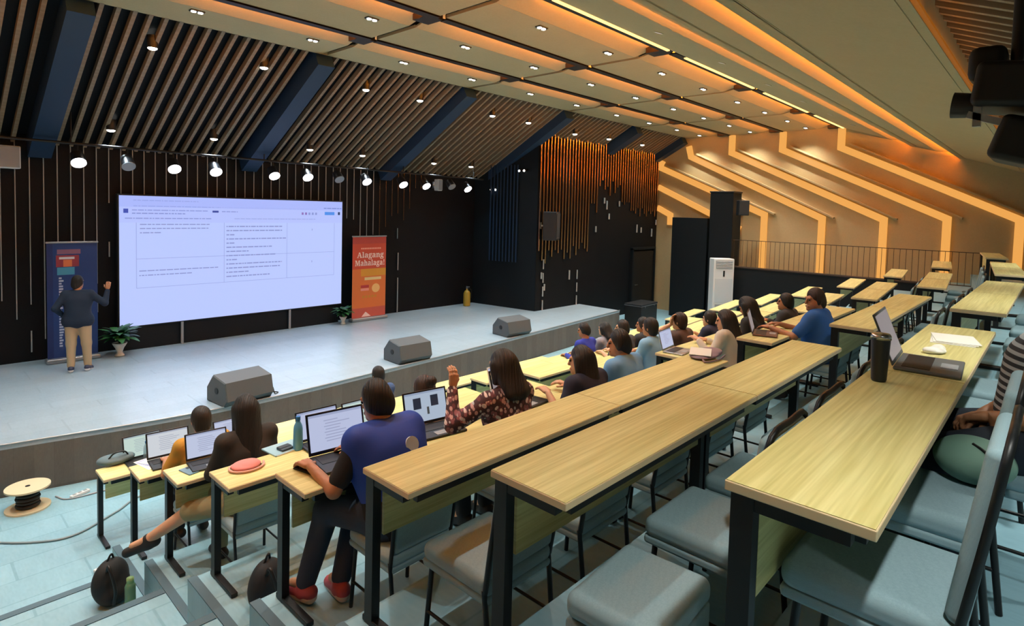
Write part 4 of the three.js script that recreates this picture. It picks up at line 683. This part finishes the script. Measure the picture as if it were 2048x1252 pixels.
sitter(3, 7.7, { label: 'person in dark grey top with dark hair at the third row', chairLabel: 'grey banquet chair under the person in the dark grey top', hh: 1.21, shirt: 0x3a3d42, cell: far, skin: 'light', look: [0.4, 0], hair: { style: 'short', color: 'dark' } });
sitter(3, 8.3, { label: 'person in charcoal jacket beside the dark grey top', chairLabel: 'grey banquet chair under the person in the charcoal jacket', hh: 1.18, shirt: 0x2c3036, sleeve: 'long', cell: far, look: [0.3, 0], hair: { style: 'short', color: 'dark' } });
sitter(4, 6.75, { label: 'person in sky blue polo at the fourth row of the second block', chairLabel: 'grey banquet chair under the person in the sky blue polo', hh: 1.18, shirt: 0x7aa9cc, cell: far, hair: { style: 'short' } });
sitter(4, 7.55, { label: 'person with brown hair raising a hand to the face', chairLabel: 'grey banquet chair under the brown haired person with raised hand', hh: 1.16, shirt: 0x4a3a36, cell: far, skin: 'light', hands: [[-0.1, 1.12, -0.16], [0.12, 0.8, -0.36]], handDir: [[0.1, 1, 0.1], null], handUp: [[0, 0, -1], null], hair: { style: 'short', color: 'brown' } });
sitter(4, 8.5, { label: 'person in dark blue top beside the brown haired person', chairLabel: 'grey banquet chair under the person in the dark blue top', hh: 1.08, shirt: 0x232a44, cell: far, skin: 'light', hair: { style: 'short' } });
sitter(5, 6.7, { label: 'person in off-white top with long dark hair at the fifth row', chairLabel: 'grey banquet chair under the person in the off-white top', hh: 1.1, lean: 0.16, shirt: 0xc2bcae, sleeve: 'long', cell: near, skin: 'light', look: [0.3, -0.15], hands: [[-0.26, 0.86, -0.3], [0.1, 0.8, -0.36]], hair: { style: 'long', len: 0.25, color: 'dark' } });
sitter(5, 7.6, { label: 'person with hair falling forward over the fifth row table', chairLabel: 'grey banquet chair under the person with hair falling forward', hh: 1.18, lean: 0.3, shirt: 0x25282c, sleeve: 'long', cell: near, look: [0, -0.5], hair: { style: 'long', len: 0.22 } });
sitter(5, 8.7, { label: 'person in dark jacket with pale blue collar at the fifth row', chairLabel: 'grey banquet chair under the person with the pale blue collar', hh: 1.12, lean: 0.12, shirt: 0x33363b, sleeve: 'long', cell: near, look: [0.3, 0], hair: { style: 'short' } });
sitter(6, 6.75, { label: 'person in blue shirt in profile at the sixth row', chairLabel: 'grey banquet chair under the person in the blue shirt at the sixth row', hh: 1.12, lean: 0.1, wide: 1.1, shirt: 0x2a5fa8, sleeve: 'short', cell: 0.013, skin: 'tan', look: [0.85, -0.05], hair: { style: 'short', color: 'brown' }, hands: [[-0.28, 0.8, -0.42], [0.02, 0.8, -0.42]] });
// woman in stripes on the eighth row and a person beyond her
person({ label: 'person in striped top and dark jeans with hands together on the eighth row', pos: [3.22, ROW[8][1], -0.01], turn: 0.2, hh: 1.16, lean: -0.13, cell: 0.012, wide: 1.12, shirt: striped, trousers: 0x16202e, skin: 'tan', hands: [[-0.1, 0.66, -0.17], [0.0, 0.64, -0.19]], elbow: [[-0.7, -0.7, 0.3], [0.6, -0.9, 0.2]], curl: 0.7, hair: { style: 'long', len: 0.3 }, knees: [[-0.2, 0.5, -0.36], [0.1, 0.52, -0.38]], ankles: [[-0.22, 0.09, -0.3], [0.1, 0.09, -0.34]] });
// ------------------------------------------------------------------ laptops and small things on the tables
function screenTex(i) { return canvasTex(256, 160, (g, w, h) => { const bg = ['#c9d2f2', '#cfd9f5', '#d3ebe2', '#dfe6ee', '#b9c9dd'][i % 5]; g.fillStyle = bg; g.fillRect(0, 0, w, h); g.fillStyle = 'rgba(110,120,160,0.35)'; g.fillRect(0, 0, w, 10); if (i % 5 === 4) { g.fillStyle = '#27303f'; g.fillRect(50, 30, 48, 60); g.fillRect(160, 26, 48, 60); g.fillStyle = '#4a4f50'; g.fillRect(132, 86, 14, 40); } else for (let k = 0; k < 8; k++) { g.fillStyle = 'rgba(120,125,165,0.4)'; g.fillRect(70 + (k % 2) * 6, 30 + k * 13, 60 + rnd() * 70, 4); } }); }
const screenMats = [0, 1, 2, 3, 4].map((i) => M({ color: 0x0a0a0a, roughness: 0.4, emissive: 0xffffff, emissiveMap: screenTex(i), emissiveIntensity: 0.8 }));
const dimScreen = M({ color: 0x0a0a0a, roughness: 0.4, emissive: rgb(0.26, 0.23, 0.24), emissiveIntensity: 1 });
function laptop(k, x, dz, turn, label, { s = 1, body = mats.darkPlastic, screen = 0, open = 1.85, dim = false } = {}) {
  const t = thing('laptop', label, 'laptop', [x, ROW[k][1] + TH + 0.003, ROW[k][0] + TD / 2 + dz + bend(x)], turn, 'laptops on the tables');
  part(t, 'base', rbox(0.34 * s, 0.016, 0.235 * s, 0.006, 1), body, [0, 0.009, 0.0]);
  part(t, 'keyboard', box(0.29 * s, 0.002, 0.1 * s), mats.black, [0, 0.018, -0.04 * s]); part(t, 'touchpad', box(0.1 * s, 0.002, 0.06 * s), mats.greyPlastic, [0, 0.018, 0.07 * s]);
  const lid = part(t, 'lid', rbox(0.34 * s, 0.225 * s, 0.008, 0.004, 1), body, [0, 0.018 + Math.sin(open) * 0.112 * s, -0.118 * s + Math.cos(open) * 0.112 * s], [open - Math.PI / 2 > 0 ? -(open - Math.PI / 2) : 0, 0, 0]);
  part(lid, 'screen', new THREE.PlaneGeometry(0.315 * s, 0.195 * s), dim ? dimScreen : screenMats[screen], [0, 0.004, 0.0046]);
  if (!dim) areaLight(t, [0, 0.018 + 0.112 * s, -0.118 * s - 0.02], [0, 0.2, 1], 0.3 * s, 0.18 * s, rgb(0.75, 0.8, 1), 0.35);
}
laptop(5, 1.92, -0.05, -0.12, 'black laptop before the person in the blue vest', { s: 1.12, screen: 0 });
laptop(3, 1.85, -0.04, -0.1, 'dark laptop before the person with long black hair', { s: 0.98, screen: 1 });
laptop(2, 1.85, -0.03, -0.08, 'laptop with white screen before the mustard shirt', { s: 1.1, screen: 3 });
laptop(1, 1.98, -0.03, 0.0, 'laptop with pale green screen on the front row table', { s: 1.15, screen: 2 });
laptop(2, 2.45, -0.02, 0, 'laptop with cyan screen beside the mustard shirt', { screen: 1 });
laptop(4, 2.35, -0.04, -0.05, 'laptop with pale screen on the fourth row near the blue tumbler', { s: 1.05, screen: 0 });
laptop(4, 2.75, -0.04, 0, 'laptop with greenish screen on the fourth row before the hair bun', { screen: 2 });
laptop(5, 2.62, -0.04, -0.15, 'black laptop with dark windows on screen beside the floral blouse', { s: 1.05, screen: 4 });
laptop(5, 3.5, -0.02, 0.1, 'black laptop with dim screen between floral blouse and navy top', { s: 1.15, dim: true });
laptop(4, 4.45, -0.03, 0, 'white laptop with bright screen on the fourth row', { body: mats.whitePlastic, screen: 1 });
laptop(5, 6.15, -0.02, 0.1, 'silver laptop with blue screen before the off-white top', { body: mats.silver, screen: 0 });
laptop(6, 6.3, -0.03, 0.3, 'brown laptop with dim screen at the start of the second block', { body: M({ color: 0x5a4038, roughness: 0.5 }), dim: true });
laptop(8, 3.42, 0.02, 0.06, 'grey laptop open on the eighth row beside the black tumbler', { s: 1.1, body: M({ color: 0x5d6163, roughness: 0.45 }), dim: true, open: 1.95 });
const topAt = (px, py, k) => onY(px, py, ROW[k][1] + TH + 0.002);
{
  let p = topAt(1757, 762, 8), t = thing('tumbler', 'tall black tumbler with shiny lid beside the open grey laptop', 'tumbler', [p.x, p.y, p.z]);
  part(t, 'cup', lathe([[0.001, 0], [0.026, 0], [0.03, 0.01], [0.038, 0.19], [0.036, 0.19], [0.001, 0.185]], 24), mats.darkPlastic); part(t, 'lid', lathe([[0.001, 0.215], [0.034, 0.21], [0.04, 0.2], [0.04, 0.186], [0.001, 0.186]], 24), mats.chrome);
  p = topAt(1905, 682, 8); t = thing('paper_stack', 'white papers lying near the aisle end of the eighth row', 'papers', [p.x, p.y, p.z], 0.1); for (let i = 0; i < 3; i++) part(t, 'sheet', rbox(0.3, 0.004, 0.21, 0.001, 1), mats.paper, [i * 0.01, 0.002 + i * 0.0045, i * 0.006], [0, i * 0.06, 0]);
  p = topAt(1870, 705, 8); t = thing('tissue', 'crumpled white tissue behind the grey laptop', 'tissue', [p.x, p.y, p.z]);
  part(t, 'crumpled_sheet', fieldMesh([ell([0, 0.012, 0], [0.07, 0.014, 0.05], 0.01), ell([0.04, 0.02, 0.01], [0.04, 0.02, 0.03], 0.01), ell([-0.05, 0.016, -0.02], [0.035, 0.018, 0.03], 0.01), cap([-0.02, 0.02, 0.03], [0.03, 0.035, 0.02], 0.012, 0.008, 0.01)], 0.005), mats.paper);
  p = topAt(617, 940, 5); t = thing('smartphone', 'black phone face up by the blue vest elbow', 'phone', [p.x, p.y, p.z], 0.25); part(t, 'case', rbox(0.085, 0.01, 0.17, 0.005, 2), mats.black, [0, 0.005, 0]); part(t, 'glass', rbox(0.078, 0.002, 0.162, 0.001, 1), M({ color: 0x10131c, roughness: 0.08 }), [0, 0.0108, 0]);
  p = topAt(378, 943, 3); t = thing('smartphone', 'phone with pale blue case on the third row table', 'phone', [p.x, p.y, p.z], 0.2); part(t, 'case', rbox(0.085, 0.01, 0.16, 0.005, 2), M({ color: 0x5f7f92, roughness: 0.4 }), [0, 0.005, 0]); part(t, 'camera_bump', rbox(0.03, 0.004, 0.03, 0.002, 1), mats.darkPlastic, [0.02, 0.011, -0.05]);
  p = topAt(492, 935, 4); t = thing('pouch', 'round pink pouch with coiled strap on the fourth row table', 'pouch', [p.x, p.y, p.z]);
  part(t, 'pouch_body', fieldMesh([ell([0, 0.02, 0], [0.1, 0.026, 0.085], 0.01), ell([0.02, 0.032, 0.01], [0.06, 0.02, 0.05], 0.02)], 0.006), M({ color: 0xd98a86, roughness: 0.8 })); part(t, 'strap', tube(Array.from({ length: 14 }, (_, i) => [Math.cos(i * 0.52) * (0.125 - 0.002 * i), 0.012, Math.sin(i * 0.52) * (0.105 - 0.002 * i)]), 0.008, 60), M({ color: 0xe0a79a, roughness: 0.8 }));
  p = topAt(568, 897, 4); t = thing('booklet', 'pale blue booklet on the fourth row table', 'booklet', [p.x, p.y, p.z], 0.1); part(t, 'cover', rbox(0.26, 0.012, 0.2, 0.003, 1), M({ color: 0x8fb7c8, roughness: 0.6 }), [0, 0.006, 0]); part(t, 'pages', box(0.25, 0.006, 0.19), mats.paper, [0.004, 0.006, 0.008]);
  t = thing('wallet', 'dark slate wallet lying on the pale blue booklet', 'wallet', [p.x - 0.01, p.y + 0.0125, p.z + 0.04], 0.15); part(t, 'wallet_body', rbox(0.1, 0.016, 0.08, 0.005, 2), M({ color: 0x3a4a58, roughness: 0.6 }), [0, 0.008, 0]); part(t, 'flap', rbox(0.098, 0.004, 0.05, 0.002, 1), M({ color: 0x2f3c48, roughness: 0.6 }), [0, 0.018, -0.014]);
  const bottle = (px, py, k, r, h, c, label, glass) => { const q = topAt(px, py, k), b = thing('bottle', label, 'bottle', [q.x, q.y, Math.min(Math.max(q.z, ROW[k][0] + 0.06), ROW[k][0] + TD - 0.06)]); part(b, 'bottle_body', lathe([[0.001, 0], [r, 0], [r * 1.05, 0.01], [r, h * 0.62], [r * 0.9, h * 0.72], [r * 0.42, h * 0.86], [r * 0.42, h * 0.9], [0.001, h * 0.9]], 20), glass ? P_({ color: c, roughness: 0.1, transmission: 0.7, thickness: 0 }) : M({ color: c, roughness: 0.4 })); part(b, 'cap', new THREE.CylinderGeometry(r * 0.5, r * 0.5, h * 0.12, 16), M({ color: 0x2b6fb4, roughness: 0.4 }), [0, h * 0.94, 0]); return b; };
  bottle(282, 906, 1, 0.033, 0.21, 0xcfe4ee, 'clear water bottle with blue cap on the front row table', true); bottle(569, 882, 4, 0.035, 0.26, 0x4f97cf, 'tall blue bottle behind the pale blue booklet');
  p = topAt(232, 925, 1); t = thing('handbag', 'slate grey bag slumped over the front row table end', 'bag', [p.x, p.y, p.z]); part(t, 'bag_body', fieldMesh([ell([0, 0.045, 0], [0.16, 0.05, 0.12], 0.03), ell([0.09, 0.06, 0.03], [0.09, 0.05, 0.08], 0.03), ell([-0.1, 0.04, -0.03], [0.08, 0.04, 0.07], 0.03)], 0.008), M({ color: 0x5a7078, roughness: 0.7 })); part(t, 'handle', tube([[-0.08, 0.08, 0.05], [-0.03, 0.14, 0.08], [0.06, 0.14, 0.09], [0.1, 0.09, 0.08]], 0.009, 24), mats.darkPlastic);
  p = topAt(305, 925, 2); t = thing('paper_stack', 'loose papers with blue print on the second row table', 'papers', [p.x, p.y, p.z], 0.2); for (let i = 0; i < 3; i++) part(t, 'sheet', rbox(0.21, 0.003, 0.28, 0.001, 1), i === 1 ? M({ color: 0xa9b3d8, roughness: 0.8 }) : mats.paper, [i * 0.03, 0.002 + i * 0.0035, i * 0.01], [0, i * 0.2, 0]);
  p = topAt(1410, 712, 6); t = thing('tote_bag', 'mauve folded tote bag with white papers on the sixth row table', 'bag', [p.x, p.y, p.z], 0.1); part(t, 'bag_body', fieldMesh([ell([0, 0.02, 0], [0.22, 0.024, 0.12], 0.02), ell([0.1, 0.03, 0.02], [0.12, 0.022, 0.09], 0.02)], 0.008), M({ color: 0x8e7c88, roughness: 0.85 })); part(t, 'paper', rbox(0.24, 0.006, 0.18, 0.002, 1), mats.paper, [-0.06, 0.046, -0.02], [0, 0.3, 0.05]); part(t, 'strap', tube([[-0.2, 0.015, 0.05], [-0.26, 0.012, 0.1], [-0.1, 0.012, 0.15], [0.1, 0.012, 0.14]], 0.008, 24), M({ color: 0x7a6a74, roughness: 0.85 }));
  p = topAt(867, 852, 5); t = thing('earphones', 'coiled black earphones on the fifth row table', 'earphones', [p.x, p.y, p.z]); part(t, 'cord', tube(Array.from({ length: 12 }, (_, i) => [Math.cos(i * 0.9) * 0.04, 0.004 + i * 0.001, Math.sin(i * 0.9) * 0.05]).concat([[0.1, 0.004, 0.06], [0.16, 0.004, 0.04]]), 0.003, 70), mats.black); part(t, 'earbud', new THREE.SphereGeometry(0.009, 10, 8), mats.black, [0.16, 0.009, 0.04]);
}
// things on the chairs and the floor
{
  let t = thing('tote_bag', 'sage green bag with dark cord on the chair beside the person in stripes', 'bag', [2.82, ROW[8][1] + 0.481, -0.2], 0.1); part(t, 'bag_body', fieldMesh([ell([0, 0.072, 0], [0.14, 0.075, 0.12], 0.03), ell([0.03, 0.06, 0.02], [0.14, 0.062, 0.11], 0.05)], 0.008), M({ color: 0x6f9486, roughness: 0.75 })); part(t, 'cord', tube([[-0.05, 0.145, 0.0], [-0.09, 0.13, 0.04], [-0.12, 0.08, 0.07], [-0.14, 0.01, 0.09]], 0.006, 24), mats.black);
  const fb = (x, y, z, label, c, s = 1) => { const b = thing('backpack', label, 'bag', [x, y, z], 0.5); part(b, 'bag_body', fieldMesh([ell([0, 0.16 * s, 0], [0.14 * s, 0.17 * s, 0.1 * s], 0.03), ell([0, 0.08 * s, 0.05 * s], [0.12 * s, 0.09 * s, 0.09 * s], 0.04), ell([0, -0.1, 0], [0.5, 0.1, 0.5], 0.01)].map((q, i) => (i === 2 ? { ...q, neg: true } : q)), 0.009), M({ color: c, roughness: 0.75 })); part(b, 'strap', tube([[-0.07 * s, 0.28 * s, 0.05 * s], [-0.1 * s, 0.34 * s, 0.1 * s], [-0.1 * s, 0.18 * s, 0.16 * s], [-0.08 * s, 0.04 * s, 0.12 * s]], 0.012, 24), mats.black); part(b, 'top_handle', tube([[-0.03, 0.32 * s, 0], [0, 0.37 * s, 0.01], [0.03, 0.32 * s, 0]], 0.008, 16), mats.black); return b; };
  fb(1.2, 0.45, -5.5, 'black backpack on the aisle step beside the green bottle', 0x14181a, 1.05); fb(1.66, ROW[4][1], -3.66, 'black bag on the floor under the fourth row chair', 0x161c22, 1.0);
  t = thing('bottle', 'green flask standing on the aisle step', 'bottle', [1.28, 0.452, -5.26]); part(t, 'bottle_body', lathe([[0.001, 0], [0.036, 0], [0.038, 0.01], [0.038, 0.19], [0.028, 0.22], [0.001, 0.22]], 20), M({ color: 0x5d8a6c, roughness: 0.4 })); part(t, 'cap', lathe([[0.001, 0.22], [0.026, 0.22], [0.026, 0.26], [0.001, 0.265]], 16), M({ color: 0x86b07a, roughness: 0.4 }));
  const p = onY(56, 1016, 0); t = thing('cable_reel', 'wooden cable reel wound with black cable before the stage', 'cable reel', [p.x, 0, p.z]); const wd = M({ color: 0xcbbf9f, roughness: 0.7 }); part(t, 'flange', new THREE.CylinderGeometry(0.22, 0.22, 0.02, 36), wd, [0, 0.011, 0]); part(t, 'flange', new THREE.CylinderGeometry(0.22, 0.22, 0.02, 36), wd, [0, 0.26, 0]); part(t, 'drum', new THREE.CylinderGeometry(0.07, 0.07, 0.23, 20), wd, [0, 0.136, 0]); for (let i = 0; i < 5; i++) part(t, 'cable_turn', new THREE.TorusGeometry(0.1 - (i % 2) * 0.008, 0.023, 8, 28).rotateX(Math.PI / 2), mats.black, [0, 0.05 + i * 0.042, 0]); part(t, 'hub_hole', new THREE.CylinderGeometry(0.025, 0.025, 0.004, 16), mats.black, [0, 0.272, 0]);
  t = thing('floor_cable', 'long grey cable trailing along the floor before the front row', 'cable', [0, 0, 0]); part(t, 'wire', tube([[0.6, 0.012, -8.3], [1.0, 0.012, -7.9], [1.35, 0.012, -7.75], [1.8, 0.012, -8.0], [2.3, 0.012, -8.3], [4, 0.012, -8.5]], 0.012, 60), M({ color: 0x7d8c90, roughness: 0.6 }));
  t = thing('floor_cable', 'thin cable running from the reel along the stage front', 'cable', [0, 0, 0]); part(t, 'wire', tube([[p.x + 0.28, 0.01, p.z - 0.1], [1.5, 0.01, -8.75], [2.0, 0.01, -8.7], [3.2, 0.01, -8.55]], 0.01, 50), mats.greyPlastic);
  for (const [px, py, l] of [[160, 990, 'white power strip lying near the stage front'], [212, 1135, 'white power adapter lying at the foot of the aisle steps']]) { const q = onY(px, py, 0), b = thing('power_strip', l, 'power strip', [q.x, 0, Math.max(q.z, -8.85)], 0.4); part(b, 'strip_body', rbox(0.22, 0.035, 0.055, 0.008), mats.whitePlastic, [0, 0.018, 0]); for (let i = -1; i < 2; i++) part(b, 'socket', rbox(0.04, 0.004, 0.03, 0.001, 1), mats.greyPlastic, [i * 0.065, 0.037, 0]); }
}
renderer.render(scene, camera);
